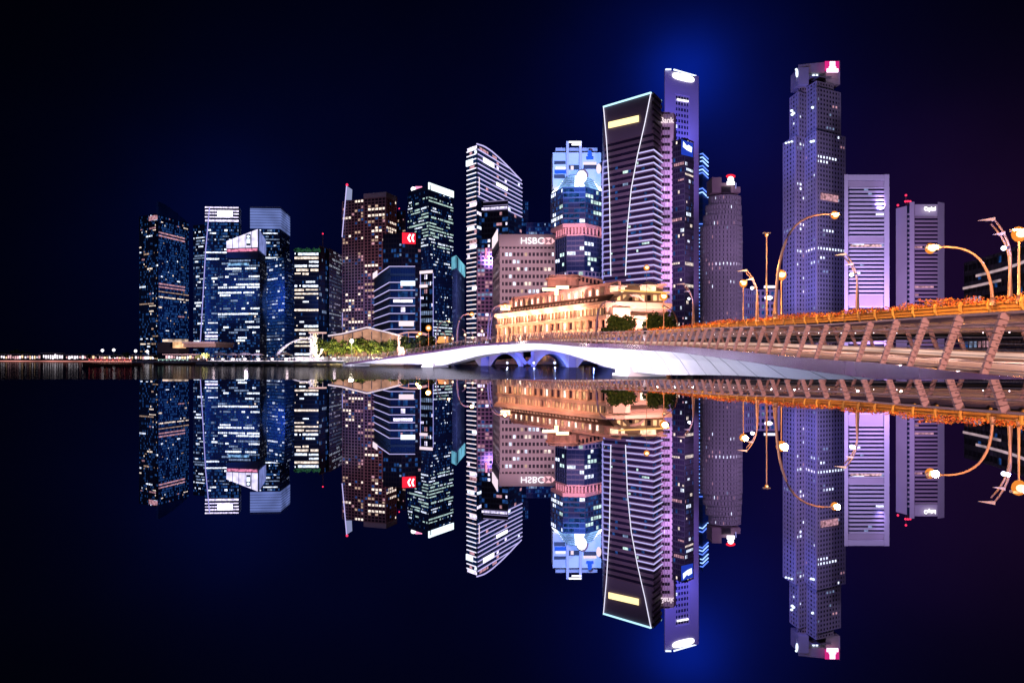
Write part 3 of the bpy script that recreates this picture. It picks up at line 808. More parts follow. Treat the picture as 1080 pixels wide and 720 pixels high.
# 24 low violet block
r30, f30 = tower('office_block', 'low violet lit block between the round tower and the stepped granite tower',
   [(783, 304), (797, 306), (822, 306)], 46, 11, 3., W_LAV, G_DARK, (.0, .10, .5, [(4, 1), (3, 3)], .2), seed=141, pier=.4, span=.42, cat='office block')
flood_tower(f30, 46, 1.8, (.4, .3, 1), dist=1.2, side=.2)
# 25 stepped granite tower
def stepped_tower():
    def V(px, D): return Vector((PX(px, D), D))
    root = empty('skyscraper', (PX(858, 720), 720, GROUND), 'tall stepped granite tower with tiny gridded windows and pink glowing top sign', 'skyscraper')
    lm = (0, .03, .5, [(4, 2), (3, 2), (5, 1)], 0)
    WG = pbr('granite_lilac', (.40, .36, .40), .7, 0, .1, .05)
    kw = dict(pier=.42, span=.46, pd=.45, sd=.43)
    def by(fr): return [(fr[i+1]-fr[i]).length/max(1, round(((fr[i+1].x/fr[i+1].y)-(fr[i].x/fr[i].y))*F/3.1)) for i in range(len(fr)-1)]
    z1 = ZR(146, 710)
    # lower tier
    lo = [V(826, 728), V(839, 702), V(849, 712), V(861, 686), V(891.5, 706)]
    facade(root, lo, GROUND, z1, 50, by(lo), WG, G_PURP, lm, seed=151, depth=30, wallname='wall',
           rowmod=lambda f, n, e, lm: (1., 0, 0, [(4, 3), (6, 1)], 0) if f == 24 and e in (2, 3) else ((.0, .3, .5, [(4, 2), (6, 2)], 0) if e == 1 and f < 40 and f % 3 == 0 else lm), **kw)
    mid = [V(833, 722), V(842, 704), V(851, 712), V(861, 692), V(886.5, 707)]
    za, zb = z1+.1, [ZR(97, 722), ZR(88, 700)]
    z2 = ZR(97, 704)
    facade(root, mid, za, z2, 10, by(mid), WG, G_PURP, lm, seed=152, depth=26, **kw)
    up = [V(840, 712), V(851, 712), V(861, 696), V(879, 706)]
    z3 = ZR(89, 704)
    facade(root, up, z2+.1, z3, 2, by(up), WG, G_PURP, lm, seed=153, depth=24, **kw)
    # head block with a recess
    m = MB(); D = 706
    def bx(x0, x1, r0, r1, D, dep, mi=0): m.prism([(PX(x0, D), D), (PX(x1, D), D), (PX(x1, D)-1, D+dep), (PX(x0, D)+1, D+dep)], ZR(r0, D), ZR(r1, D), mi)
    bx(842, 853, 89.3, 71, 704, 22); bx(853, 878, 80.3, 80.25, 704, 22)
    m.prism([(PX(842, 704), 704), (PX(886, 712), 712), (PX(884, 730), 730), (PX(842, 726), 726)], ZR(75, 704), [ZR(68.5, 704), ZR(64, 712), ZR(64, 730), ZR(68, 726)])
    bx(853, 871, 89, 75, 716, 8, 1); bx(871, 886, 89.3, 75, 707, 20)
    bx(840, 842, 86, 74, 708, 12)
    m.build('head_block', [WG, W_DARK], root)
    m = MB(); q = P3(878, 74.5, 700)
    m.box(q, (10.5, .8, 3.4)); m.box(P3(878, 71.8, 700), (6.4, .8, 2.4)); m.box(P3(878, 68, 700), (1.3, .8, 5)); m.box(P3(876, 68, 700), (1.3, .8, 5)); m.box(P3(880, 68, 700), (1.3, .8, 5))
    m.build('illuminated_sign', emi('sign_pink_white', (1, .75, .95), 2.2), root)
    m = MB(); m.box(P3(877.5, 70, 702.5), (13, .8, 9)); m.build('sign_board', emi('sign_magenta', (1, .03, .3), .75), root)
    m = MB(); m.ball(P3(840.5, 77.5, 704), 1.3, sq=(1, .6, 3)); m.ball(P3(839.8, 73.5, 704), 1.1)
    for p in ((858, 80), (861.5, 80)): m.ball(P3(p[0], p[1], 712), 1.25)
    for p in ((857, 113.5), (859.5, 113.5), (835, 117), (837, 119.5), (835.5, 121)): m.ball(P3(p[0], p[1], 697), 1.5, sq=(1, .5, .8))
    for k in range(4): m.ball(P3(855.5+k*2.3, 149.5-.5*k, 689), 1.4, sq=(1, .5, .8))
    for k in range(3): m.ball(P3(829+k*3, 151-.8*k, 706), 1.2, sq=(1, .5, .8))
    m.build('facade_floodlight', SIGN_BW, root)
    panel(root, 'lit_lounge', lo[3], lo[4], ZR(211, 690), ZR(204, 690), L_P1, 1, .3, .12, .72)
    # blue light thrown on the left-facing sides, rose on the others
    spot((206, 625, 40), (PX(842, 705), 705, 110), 3.0, (.2, .2, 1), 80, .7, 3)
    spot((206, 650, 190), (PX(846, 705), 705, 215), 2.2, (.12, .16, 1), 80, .8, 3)
    spot((PX(960, 560), 560, 10), (PX(870, 700), 700, 90), .8, (.66, .32, .9), 80, .8, 3)
    spot((PX(930, 600), 600, 120), (PX(872, 700), 700, 225), .4, (.5, .32, 1), 80, .8, 3)
stepped_tower()
# 26 white framed slab
def framed_slab():
    D = 600.; x0, x1 = 890.5, 938.
    a = Vector((PX(x0, D), D)); b = Vector((PX(x1, D), D))
    H = ZR(184, D)
    root = empty('office_tower', ((a.x+b.x)/2, D, GROUND), 'pale slab tower with a smooth white frame round stacked dark window strips', 'skyscraper')
    m = MB(); dep = 26
    def bx(px0, px1, r0, r1, D, dep, mi=0): m.prism([(PX(px0, D), D), (PX(px1, D), D), (PX(px1, D+dep), D+dep), (PX(px0+.3, D+dep), D+dep)], ZR(r0, D) if r0 < 900 else GROUND, ZR(r1, D), mi)
    bx(x0, 894.5, 999, 184, D, dep); bx(932.5, x1, 999, 184, D, dep); bx(894.6, 932.4, 190, 184.3, D, dep); 
    m.build('frame', pbr('frame_white', (.58, .56, .62), .6, 0, .06, .05), root)
    m = MB(); 
    for r0, r1 in ((197, 191), (255.5, 249), (322.5, 311)): m = MB(); bx(894.7, 932.3, r0, r1, D+2, 20); m.build('plant_storey', W_LAV, root)
    for (ra, rb, nfl, sd) in ((249.2, 197.2, 12, 161), (310.8, 255.8, 13, 162), (379, 322.8, 9, 163)):
        fr = [Vector((PX(894.8, D+4), D+4)), Vector((PX(932.1, D+4), D+4))]
        facade(root, fr, ZR(ra, D) if ra < 370 else GROUND, ZR(rb, D), nfl, 3.2, pbr('ledge_white', (.62, .6, .64), .6), G_DARK, (.0, .03, .5, [(4, 1), (3, 1)], 0), seed=sd, pier=.0, span=.46, sd=2.2, depth=18, wallname='ledge_wall')
    m = MB(); bx(897, 930, 260.5, 258, D+1, .4); m.build('lit_band', emi('band_rose2', (1, .6, .65), .7, .7, .6), root)
    spot((PX(905, D-160), D-190, 6), (PX(912, D), D, 50), 1.3, (.66, .54, 1), 76, .8, 3)
    spot((PX(960, D-160), D-150, 30), (PX(916, D), D, 120), .7, (.66, .5, .95), 76, .8, 3)
framed_slab()
# 27 mast tower
def mast_tower():
    D = 640.
    root = empty('office_tower', (PX(970, D), D, GROUND), 'rose and violet slab tower with red mast lights on its left shoulder', 'skyscraper')
    def pr(name, px0, D0, px1, D1, row, mat, dep=24, z0=GROUND, seg=None):
        m = MB(); m.prism([(PX(px0, D0), D0), (PX(px1, D1), D1), (PX(px1, D1+dep), D1+dep), (PX(px0+.3, D0+dep), D0+dep)], z0, ZR(row, (D0+D1)/2)); return m.build(name, mat, root)
    pr('side_wall', 945, 652, 956.5, 640, 218.5, W_LAV)
    pr('slot_wall', 956.6, 646, 959.2, 646, 217, G_DARK, 10)
    pr('corner_pier', 959.3, 636, 964.5, 636, 213, W_LAV)
    pr('corner_pier', 989, 636, 996, 640, 213.5, W_LAV)
    pr('sign_wall', 964.6, 642, 988.9, 642, 215.5, W_LAV, 10, ZR(229, 642))
    fr = [Vector((PX(964.7, 641), 641)), Vector((PX(988.8, 641), 641))]
    facade(root, fr, GROUND, ZR(229.2, 641), 36, 3, pbr('strip_rose', (.34, .26, .30), .6), G_PURP, (.03, .03, .5, [(5, 2), (4, 1)], .0), seed=171, pier=.0, span=.5, sd=.6, depth=16)
    m = MB()
    for k in range(30): m.box((PX(957.9, 645.5), 645.2, 8+k*4.), (1.6, .6, 1.6))
    m.build('slot_ledge', W_LAV, root)
    sign_text('sign_lettering', 'Capital', P3(974, 220.5, 641), P3(986, 220.5, 641), 4.6, SIGN_W, root, 1.2, .12, .75)
    m = MB(); 
    m.tube([P3(955.5, 218, 648), P3(955.5, 207, 648)], .35); m.tube([P3(957.5, 218, 648), P3(957.5, 211, 648)], .35); m.tube([P3(947, 219, 652), P3(947, 216.5, 652)], .3)
    m.build('mast', M_DSTEEL, root)
    for p in ((955.5, 206), (955, 212.5), (957.5, 212.3), (947, 216.5), (960, 212.5)):
        m = MB(); m.ball(P3(p[0], p[1], 646), .95); m.build('obstruction_lamp', RED_LAMP, root)
    spot((PX(925, 470), 470, 6), (PX(955, D), D, 60), 1.0, (.42, .34, 1), 80, .8, 3)
    spot((PX(1010, 450), 450, 6), (PX(978, D), D, 55), .7, (.75, .42, .95), 80, .8, 3)
mast_tower()
# 28 low curved ribbon building
fr = []
for k in range(9):
    t = k/8; fr.append(Vector((PX(1018+72*t, 330-70*t), 330-70*t-8*math.sin(math.pi*t))))
H = 42
r33 = empty('low_curved_building', (fr[0].x, fr[0].y, GROUND), 'low dark curved building with pale ribbon lights at the right edge of the frame', 'building')
facade(r33, fr, GROUND, H, 9, 4, W_DARK, G_PURP, (.0, .07, .6, [(5, 1), (6, 2), (3, 2)], .1), seed=181, pier=.05, span=.45, depth=25)
for row in (290, 300.5): 
    z = ZR(row, 315); m = MB(); ring(m, fr[1:] if row < 300 else fr[:4], .6, 1.0, z-.5, z+.5); m.build('ribbon_light', emi('ribbon_rose', (1, .7, .75), .45, .5, .1), r33)

# added unseen spots that brighten and tint the towers
for fr_, H_, E, col, dist in (
    (f2, 190, .75, BLUE, .5), (f4, 185, 1.1, BLUE, .5), (f6, 200, .8, BLUE, .5), (f7, 126, 1.2, (.08, .28, 1), .6),
    (foot([(230, 276), (274, 275)], 112), 100, 1.0, BLUE, .6),
    (f11, 190, .9, (.9, .3, .35), .5), (f14, 215, .8, (.15, .35, 1), .5), (f15, 95, 1.0, (.3, .4, 1), .6),
    (f18, 150, .8, VIO, .5), (f20, 155, 1.6, (.15, .28, 1), .5), (f21, 130, 1.6, (.12, .22, 1), .5), (f21b, 78, 1.4, PINKV, .7), (f22, 64, 2.6, (.9, .52, .62), 1.3),
    (f24, 176, 3.0, (.66, .45, .95), .5), (f27, 150, .8, VIO, .5),
    (f13, 110, .5, VIO, .6), (f17, 50, 1.2, BLUE, .8), (f10, 126, 1.0, BLUE, .6), (f8, 118, .6, BLUE, .6), (f1, 195, .3, BLUE, .5)):
    if fr_ is None: continue
    flood_tower(fr_, H_, E, col, dist=max(dist, 60/H_+dist*.7))
spot((PX(742, 420), 420, 25), (PX(704, 525), 525, 70), 5.2, (.85, .42, .98), 26, .8, 1)
spot((PX(735, 470), 470, 70), (PX(704, 525), 525, 130), 4.0, (.75, .4, 1), 34, .8, 1)
spot((f4[0].x-20, f4[0].y-120, 20), (f4[0].x, f4[0].y, 60), 1.5, BLUE, 60)


# ================================================================== SETTING
def struct(mb, name, mat): return mb.build(name, mat, None, kind='structure')
# bay water
wm = bpy.data.materials.new('bay_water'); wm.use_nodes = True; nt = wm.node_tree; b = nt.nodes['Principled BSDF']
b.inputs['Base Color'].default_value = (.006, .008, .02, 1); b.inputs['Roughness'].default_value = .05; b.inputs['IOR'].default_value = 1.33
b.inputs['Metallic'].default_value = 0
tc = nt.nodes.new('ShaderNodeTexCoord'); mp = nt.nodes.new('ShaderNodeMapping'); mp.inputs['Scale'].default_value = (.25, .9, 1)
nz = nt.nodes.new('ShaderNodeTexNoise'); nz.inputs['Scale'].default_value = 1.; nz.inputs['Detail'].default_value = 5
bp = nt.nodes.new('ShaderNodeBump'); bp.inputs['Strength'].default_value = .06; bp.inputs['Distance'].default_value = .25
nt.links.new(tc.outputs['Object'], mp.inputs[0]); nt.links.new(mp.outputs[0], nz.inputs['Vector']); nt.links.new(nz.outputs['Fac'], bp.inputs['Height']); nt.links.new(bp.outputs[0], b.inputs['Normal'])
wo = nt.nodes['Material Output']; df = nt.nodes.new('ShaderNodeBsdfDiffuse'); df.inputs[0].default_value = (.006, .008, .02, 1)
wx = nt.nodes.new('ShaderNodeMixShader'); wx.inputs[0].default_value = .24   # choppy: wave backs hide over half of the mirror image
nt.links.new(df.outputs[0], wx.inputs[1]); nt.links.new(b.outputs[0], wx.inputs[2]); nt.links.new(wx.outputs[0], wo.inputs[0])
m = MB(); m.quad((-9000, -400, WATER), (9000, -400, WATER), (9000, 12000, WATER), (-9000, 12000, WATER)); struct(m, 'water', wm)
# still pool at the camera's feet: its lip stands two metres in front of the lens
pm = bpy.data.materials.new('still_pool_water'); pm.use_nodes = True; nt = pm.node_tree; nt.nodes.clear()
o = nt.nodes.new('ShaderNodeOutputMaterial'); g = nt.nodes.new('ShaderNodeBsdfAnisotropic'); g.inputs['Roughness'].default_value = .0
g.inputs['Color'].default_value = (.90, .90, .95, 1)
d_ = nt.nodes.new('ShaderNodeBsdfDiffuse'); d_.inputs['Color'].default_value = (.004, .006, .015, 1)
mx = nt.nodes.new('ShaderNodeMixShader'); mx.inputs[0].default_value = .96
nt.links.new(d_.outputs[0], mx.inputs[1]); nt.links.new(g.outputs[0], mx.inputs[2]); nt.links.new(mx.outputs[0], o.inputs[0])
HC = .05; LIP = HC*F/(400.0-HZ)
m = MB(); m.quad((-14, -6, -HC), (5.5, -6, -HC), (5.5, LIP, -HC), (-14, LIP, -HC)); struct(m, 'pool_water', pm)
m = MB(); m.prism([(-16, -8), (6.0, -8), (6.0, LIP-.012), (-16, LIP-.012)], WATER-1.5, -HC-.006); struct(m, 'quay', M_CONC)
# land round the bay
shore = [(-6000, 1900), (-2200, 1150), (-900, 930), (-520, 720), (-235, 470), (-98, 252), (-60, 234), (-34, 236), (-14, 275), (30, 290), (80, 285), (6000, 285), (6000, 9000), (-6000, 9000)]
m = MB(); m.prism(shore, WATER-1.5, GROUND); struct(m, 'ground', pbr('paving_dark', (.10, .095, .09), .85, 0, .15, .3))
m = MB()
for k in range(4, 10):
    p, q = Vector(shore[k]), Vector(shore[k+1]); m.bar((p.x, p.y-.4, GROUND-.5), (q.x, q.y-.4, GROUND-.5), .9, 1.2)
struct(m, 'promenade', M_CONC)

qr = empty('light_trail', (-300, 520, GROUND), 'thin pink-orange glowing line standing in for boat light trails along the far left shore', 'light trail')  # added glowing line in place of the boats' light trails
for k in range(2, 5):
    p, q = Vector(shore[k]), Vector(shore[k+1])
    m = MB(); m.bar((p.x, p.y-1., GROUND-.35), (q.x, q.y-1., GROUND-.35), .12, .16 + .0006*p.y); m.build('light_strip', emi('trail_pink', (1, .36, .30), 1.0, .8, .02), qr)
# ------------------------------------------------------------------ footbridge
def catmull(pts, n=12):
    pts = [Vector(p) for p in pts]; out = []
    for i in range(len(pts)-1):
        p0 = pts[max(i-1, 0)]; p1 = pts[i]; p2 = pts[i+1]; p3 = pts[min(i+2, len(pts)-1)]
        for k in range(n):
            t = k/n
            out.append(.5*((2*p1)+(p2-p0)*t+(2*p0-5*p1+4*p2-p3)*t*t+(3*p1-p0-3*p2+p3)*t**3))
    out.append(pts[-1]); return out
def resample(pts, step, off=0.):
    out = []; acc = off; 
    for i in range(len(pts)-1):
        a, b = pts[i], pts[i+1]; L = (b-a).length
        while acc < L:
            out.append(a+(b-a)*(acc/L)); acc += step
        acc -= L
    return out
def tang(pts, i):
    d = pts[min(i+1, len(pts)-1)]-pts[max(i-1, 0)]; d = Vector((d[0], d[1], 0)).normalized(); return d
# x, y, deck z, soffit z
JB = [(8.5, 3.0, -.75, -1.3), (8.9, 8, -.52, -1.25), (9.33, 15, -.30, -1.1), (10.2, 21, -.12, -.98), (10.75, 27, .03, -.85), (11.3, 38, .42, -.85), (11.55, 46, .70, -.92), (11.7, 55, 1.0, -1.07), (11.2, 66, 1.30, -1.25), (9.9, 76, 1.62, -1.1),
      (8.3, 84, 1.85, -.65), (6.6, 98, 2.35, .45), (4.9, 114, 2.9, 1.3), (2.6, 130, 3.28, 1.8), (-1.8, 144, 3.35, 1.6), (-8, 156, 3.2, 1.0), (-14, 166, 2.6, -.4), (-18.5, 173, 2.1, -1.25), (-25, 182, 1.45, -.9), (-35, 194, .35, -.9), (-42, 203, -.45, -1.0), (-45.5, 207, -.8, -1.2)]
jz = catmull([Vector((a, b, c)) for a, b, c, d in JB], 10); jb = catmull([Vector((a, b, d)) for a, b, c, d in JB], 10)
WD = 6.4
jr = empty('footbridge', (9, 12, -.3), 'long white curving footbridge with slanted railing posts sweeping from the right foreground', 'bridge')
nJ = len(jz)
def jpt(i, u, z): t = tang(jz, i); rt = Vector((t.y, -t.x, 0)); p = jz[i]+rt*u; return (p.x, p.y, z)
# girder
m = MB()
prof = []
for i in range(nJ):
    zd = jz[i].z-.42; zs = min(jb[i].z, zd-.25); w0, w1 = .35, WD-.35
    prof.append([jpt(i, w0, zd), jpt(i, .55+.25*(zd-zs), (zd*2+zs)/3), jpt(i, 1.25+.28*(zd-zs), zs), jpt(i, WD-1.25-.28*(zd-zs), zs), jpt(i, WD-.55-.25*(zd-zs), (zd*2+zs)/3), jpt(i, w1, zd)])
base = 0
for i in range(nJ-1):
    for k in range(5): m.quad(prof[i][k], prof[i][k+1], prof[i+1][k+1], prof[i+1][k])
m.poly(prof[0]); m.poly(prof[-1][::-1])
m.build('girder', M_GIRD, jr, smooth=False)
m = MB()
for k in range(2, nJ-2, 5):
    for a_, b_ in zip(prof[k][:3], prof[k][1:3]):
        a2, b2 = Vector(a_), Vector(b_); t_ = tang(jz, k); o_ = Vector((-t_.y, t_.x, 0))*.012
        m.bar(a2+o_, b2+o_, .03, .03)
m.build('girder_joints', W_METAL, jr)
def band(name, u0, z0f, u1, z1f, mat, lo=0, hi=None, par=jr):
    """closed rectangular strip along the bridge; z functions are offsets from the deck"""
    m = MB(); hi = nJ if hi is None else hi
    for i in range(lo, hi-1):
        q = []
        for j in (i, i+1):
            z = jz[j].z; q.append([jpt(j, u0, z+z0f), jpt(j, u1, z+z0f), jpt(j, u1, z+z1f), jpt(j, u0, z+z1f)])
        for k in range(4): m.quad(q[0][k], q[1][k], q[1][(k+1) % 4], q[0][(k+1) % 4])
    for i, r in ((lo, 1), (hi-1, -1)):
        z = jz[i].z; p = [jpt(i, u0, z+z0f), jpt(i, u1, z+z0f), jpt(i, u1, z+z1f), jpt(i, u0, z+z1f)]; m.poly(p[::r])
    return m.build(name, mat, par)
band('deck', .12, -.36, WD-.12, -.02, pbr('deck_planks', (.52, .40, .36), .7, 0, .15, 3))
band('fascia', -.06, -.42, .115, .03, pbr('fascia_polished_plum', (.13, .06, .14), .15, .3, .5, .5, .6))
band('fascia', WD-.115, -.42, WD+.06, .03, MATS['fascia_polished_plum'])
band('kerb', WD-.55, .0, WD-.30, .28, pbr('kerb_cream', (.62, .50, .38), .5, 0, .06, 1))
band('kerb_glow', WD-.575, .06, WD-.552, .24, emi('kerb_glow_strip', (1, .60, .48), .85, .3, .4))  # glowing strip put over the kerb so that it looks lit
band('kerb', .30, .0, .42, .06, M_CONC)
# rail posts: flat tapered blades leaning in over the deck
nearp = resample(jz, 2.0, 0.2); farp = nearp
def post(mb, p, t, u, lean):
    rt = Vector((t.y, -t.x, 0)); a = p+rt*u; H_ = 1.24
    for k in range(9):     # stacked plates with shadow gaps
        z0 = k/9*H_; z1 = (k+.84)/9*H_
        c0 = a+rt*lean*(z0/H_)+Vector((0, 0, z0)); c1 = a+rt*lean*(z1/H_)+Vector((0, 0, z1))
        w = .11+.075*(k/9)
        mb.bar(c0, c1, .10, w)
    mb.bar(a+rt*(.03), a+rt*(lean+.03)+Vector((0, 0, H_)), .04, .12, 0)
rest = MB(); npart = 0
seq = []
for i, p in enumerate(nearp):
    t = (nearp[min(i+1, len(nearp)-1)]-nearp[max(i-1, 0)]); t.z = 0; t.normalize()
    seq.append((p, t, .06, .42)); seq.append((p, t, WD-.06, -.42))
for k, (p, t, u, ln) in enumerate(seq):
    if npart < 98:
        mb = MB(); post(mb, p, t, u, ln); mb.build('rail_post', M_STEEL, jr); npart += 1
    else: post(rest, p, t, u, ln)
rest.build('rail_post_row', M_STEEL, jr, kind='stuff')
def rail(u, dz, r, name, mat, lo=0, n=5):
    m = MB(); m.tube([jpt(i, u, jz[i].z+dz) for i in range(lo, nJ, 2)], r, n); return m.build(name, mat, jr)
rail(.50, 1.24, .035, 'top_rail', M_STEEL); rail(WD-.50, 1.24, .035, 'top_rail', M_STEEL)
rail(.62, .98, .03, 'handrail', M_STEEL); rail(WD-.62, .98, .03, 'handrail', M_STEEL)
for s in (0, 1):
    m = MB()
    for k in range(1, 9):
        z = k*.125; u = .06+.42*z/1.24
        u = u if s == 0 else WD-u
        m.tube([jpt(i, u, jz[i].z+z) for i in range(0, nJ, 3)], .009, 3, cap=False)
    m.build('rail_wires', M_DSTEEL, jr)
m = MB()
for i, p in enumerate(resample(jz, 2.0, 1.2)[:60]):
    pass
for i in range(2, nJ, 2): m.ball(jpt(i, WD-.60, jz[i].z+.93), .022, 0, 5, 4)
m.build('handrail_lights', emi('rail_led', (1, .85, .9), 5), jr)
# piers
for (x, y, l, w) in ((12.6, 77, 5.0, 3.4), (-15.7, 176.5, 4.6, 3.8), (-41.0, 209, 5.2, 5.0)):
    m = MB(); t = Vector((-.15, 1, 0)).normalized() if y < 100 else Vector((-.62, .78, 0)).normalized(); a = math.atan2(t.y, t.x)
    top = -.9
    i0 = min(range(nJ), key=lambda i: abs(jz[i].y-y)); c = jpt(i0, WD/2, 0)
    m.box((c[0], c[1], (top+WATER-1)/2+.15), (l, w, top-WATER+1.3), a)
    m.box((c[0], c[1], WATER+.12), (l+.5, w+.5, .3), a)
    m.build('pier', M_WHITE, jr)
# pedestrian on the footbridge + crowd people
def skin_body(name, joints, edges, mats, zsplit):
    me = bpy.data.meshes.new(name); me.from_pydata([j[0] for j in joints], edges, [])
    ob = bpy.data.objects.new(name, me); C.objects.link(ob)
    sk = ob.modifiers.new('s', 'SKIN'); sk.use_smooth_shade = True
    for k, j in enumerate(joints):
        me.skin_vertices[0].data[k].radius = (j[1], j[2] if len(j) > 2 else j[1])
    me.skin_vertices[0].data[0].use_root = True
    ob.modifiers.new('u', 'SUBSURF').levels = 1
    dg = bpy.context.evaluated_depsgraph_get(); nm = bpy.data.meshes.new_from_object(ob.evaluated_get(dg))
    bpy.data.objects.remove(ob); nm.materials.clear()
    for q in mats: nm.materials.append(q)
    for p in nm.polygons:
        p.material_index = zsplit(p.center); p.use_smooth = True
    nm.name = name
    return nm
def human(top_m, leg_m, stride=.22, arm=.0, lean=0.):
    J = [((0, 0, .93), .13, .10), ((0, lean*.4, 1.12), .125, .09), ((0, lean*.8, 1.36), .155, .10), ((0, lean, 1.47), .055), ((0, lean*1.1, 1.56), .075, .085), ((0, lean*1.2, 1.67), .078, .09),
         ((.17, lean*.8, 1.38), .05), ((.23, lean*.6-.05, 1.12), .042), ((.22, lean*.6+.10+arm, .88+arm), .033), ((.22, lean*.6+.15+arm, .80+arm), .03, .018),
         ((-.17, lean*.8, 1.38), .05), ((-.23, lean*.6+.02, 1.12), .042), ((-.22, lean*.6-.05, .88), .033), ((-.22, lean*.6-.07, .79), .03, .018),
         ((.09, 0, .86), .09), ((.10, stride*.45, .49), .062), ((.10, stride*.8, .09), .04), ((.10, stride*.8+.14, .035), .035, .03),
         ((-.09, 0, .86), .09), ((-.10, -stride*.1, .49), .062), ((-.10, -stride, .10), .04), ((-.10, -stride+.13, .035), .035, .03)]
    Ed = [(0,1),(1,2),(2,3),(3,4),(4,5),(2,6),(6,7),(7,8),(8,9),(2,10),(10,11),(11,12),(12,13),(0,14),(14,15),(15,16),(16,17),(0,18),(18,19),(19,20),(20,21)]
    def z(c):
        if c.z > 1.62 or (c.z > 1.5 and c.y < lean*1.1-.03): return 3
        if c.z > 1.45 or abs(c.x) > .19 and c.z < 1.12: return 2
        if c.z > .9: return 0
        return 1 if c.z > .07 else 3
    return skin_body('person', J, Ed, [top_m, leg_m, M_SKIN, M_BLK], z)
CL = [pbr('cloth_'+n, c, .8) for n, c in (('white', (.7, .7, .7)), ('red', (.45, .05, .05)), ('blue', (.06, .12, .35)), ('black', (.02, .02, .025)), ('beige', (.5, .38, .26)), ('green', (.1, .25, .12)))]
hm = [human(CL[a], CL[b_], s, ar) for a, b_, s, ar in ((0, 2, .2, 0), (1, 3, .05, .1), (4, 2, .25, .0), (5, 4, .1, .2))]
walker = human(CL[3], CL[0], .30, .0, .06)
i0 = min(range(nJ), key=lambda i: abs(jz[i].y-68)); q = jpt(i0, .95, jz[i0].z-.02)
o = bpy.data.objects.new('person', walker); C.objects.link(o); o.location = q; o.rotation_euler = (0, 0, R(200)); o.scale = (1.07, 1.07, 1.07)
tag(o, 'person in dark top and white trousers walking along the white footbridge', 'person')

# ------------------------------------------------------------------ road bridge with planters
EB = [(33, 8, 2.2), (31, 26, 2.95), (30, 44, 3.55), (30, 75, 4.35), (29.4, 98, 4.95), (24.5, 128, 5.1), (16.5, 160, 5.15), (9, 182, 5.1), (0, 200, 4.6), (-10.5, 216, 3.75), (-24, 232, 2.55), (-37, 246, 1.3), (-52, 262, .3)]
ez = catmull([Vector(p) for p in EB], 10); nE = len(ez)
er = empty('road_bridge', (30, 44, 0), 'wide road bridge behind the footbridge, edged with amber planters full of flowers', 'bridge')
def ept(i, u, z): t = tang(ez, i); rt = Vector((t.y, -t.x, 0)); p = ez[i]+rt*u; return (p.x, p.y, z)
def eband(name, u0, a0, u1, a1, mat, lo=0, hi=None):
    m = MB(); hi = nE if hi is None else hi
    for i in range(lo, hi-1):
        q = [[ept(j, u0, ez[j].z+a0), ept(j, u1, ez[j].z+a0), ept(j, u1, ez[j].z+a1), ept(j, u0, ez[j].z+a1)] for j in (i, i+1)]
        for k in range(4): m.quad(q[0][k], q[1][k], q[1][(k+1) % 4], q[0][(k+1) % 4])
    for i, r in ((lo, 1), (hi-1, -1)): m.poly([ept(i, u0, ez[i].z+a0), ept(i, u1, ez[i].z+a0), ept(i, u1, ez[i].z+a1), ept(i, u0, ez[i].z+a1)][::r])
    return m.build(name, mat, er)
# z reference = top of the planter
M_PL = pbr('planter_ochre', (.5, .26, .07), .6, 0, .15, 2)
eband('planter', 0, -.62, .9, -.12, M_PL)
eband('planter_rim', -.06, -.16, .0, -.06, pbr('planter_rim', (.6, .35, .1), .5))
eband('planter_rim', -.05, -.42, .0, -.36, pbr('planter_rim', (.6, .35, .1), .5)); eband('planter_rim', -.05, -.64, .0, -.56, pbr('planter_rim', (.6, .35, .1), .5))
eband('bridge_edge', .25, -1.9, .95, -.64, pbr('edge_concrete', (.15, .13, .20), .75, 0, .12, .6))
eband('roadway', .96, -1.9, 34, -1.25, M_ASPH)
rest = MB(); cnt = 0
for i, p in enumerate(resample(ez, 3.0, .6)):
    e = ez; k = min(range(nE), key=lambda j: (ez[j]-p).length); t = tang(ez, k); rt = Vector((t.y, -t.x, 0))
    mb = MB(); a = p-rt*.10
    pts = [a+Vector((0, 0, .12)), a-rt*.07+Vector((0, 0, -.15)), a-rt*.05+Vector((0, 0, -.45)), a+rt*.12+Vector((0, 0, -.75))]
    for q0, q1 in zip(pts, pts[1:]): mb.bar(q0, q1, .16, .14)
    mb.build('planter_bracket', pbr('bracket_yellow', (.75, .48, .12), .45), er)
# flowers
fl = MB()
rg = random.Random(3)
for i in range(nE-1):
    a, bq = ez[i], ez[i+1]; t = tang(ez, i); rt = Vector((t.y, -t.x, 0)); L = (bq-a).length
    D = a.y; dens = 150 if D < 60 else (90 if D < 110 else (34 if D < 170 else 14)); s = .055 if D < 60 else (.075 if D < 110 else (.13 if D < 170 else .2))
    hump = .13*math.sin(i*1.7)+.1*math.sin(i*.63)
    for k in range(int(dens*L)):
        p = a+(bq-a)*rg.random()+rt*rg.uniform(-.22, .9)
        hh = .42+hump+.12*math.sin(p.y*2.3)+.08*math.sin(p.y*5.1)
        p = p+Vector((0, 0, rg.random()**.8*hh-.16))
        v = Vector((rg.uniform(-1, 1), rg.uniform(-1, 1), rg.uniform(-.4, 1))).normalized(); w = v.orthogonal().normalized(); u = v.cross(w)
        sz = s*rg.uniform(.7, 1.5); mi = rg.choice((0, 0, 1, 1, 2, 3, 3))
        fl.quad(p+w*sz, p+u*sz*.8, p-w*sz, p-u*sz*.8, mi)
fl.build('flowers', [pbr('petal_red', (.62, .13, .03), .7), pbr('petal_orange', (.75, .32, .06), .7), pbr('petal_pink', (.6, .2, .1), .7), pbr('leaf_olive', (.20, .13, .03), .8)], er, kind='stuff')
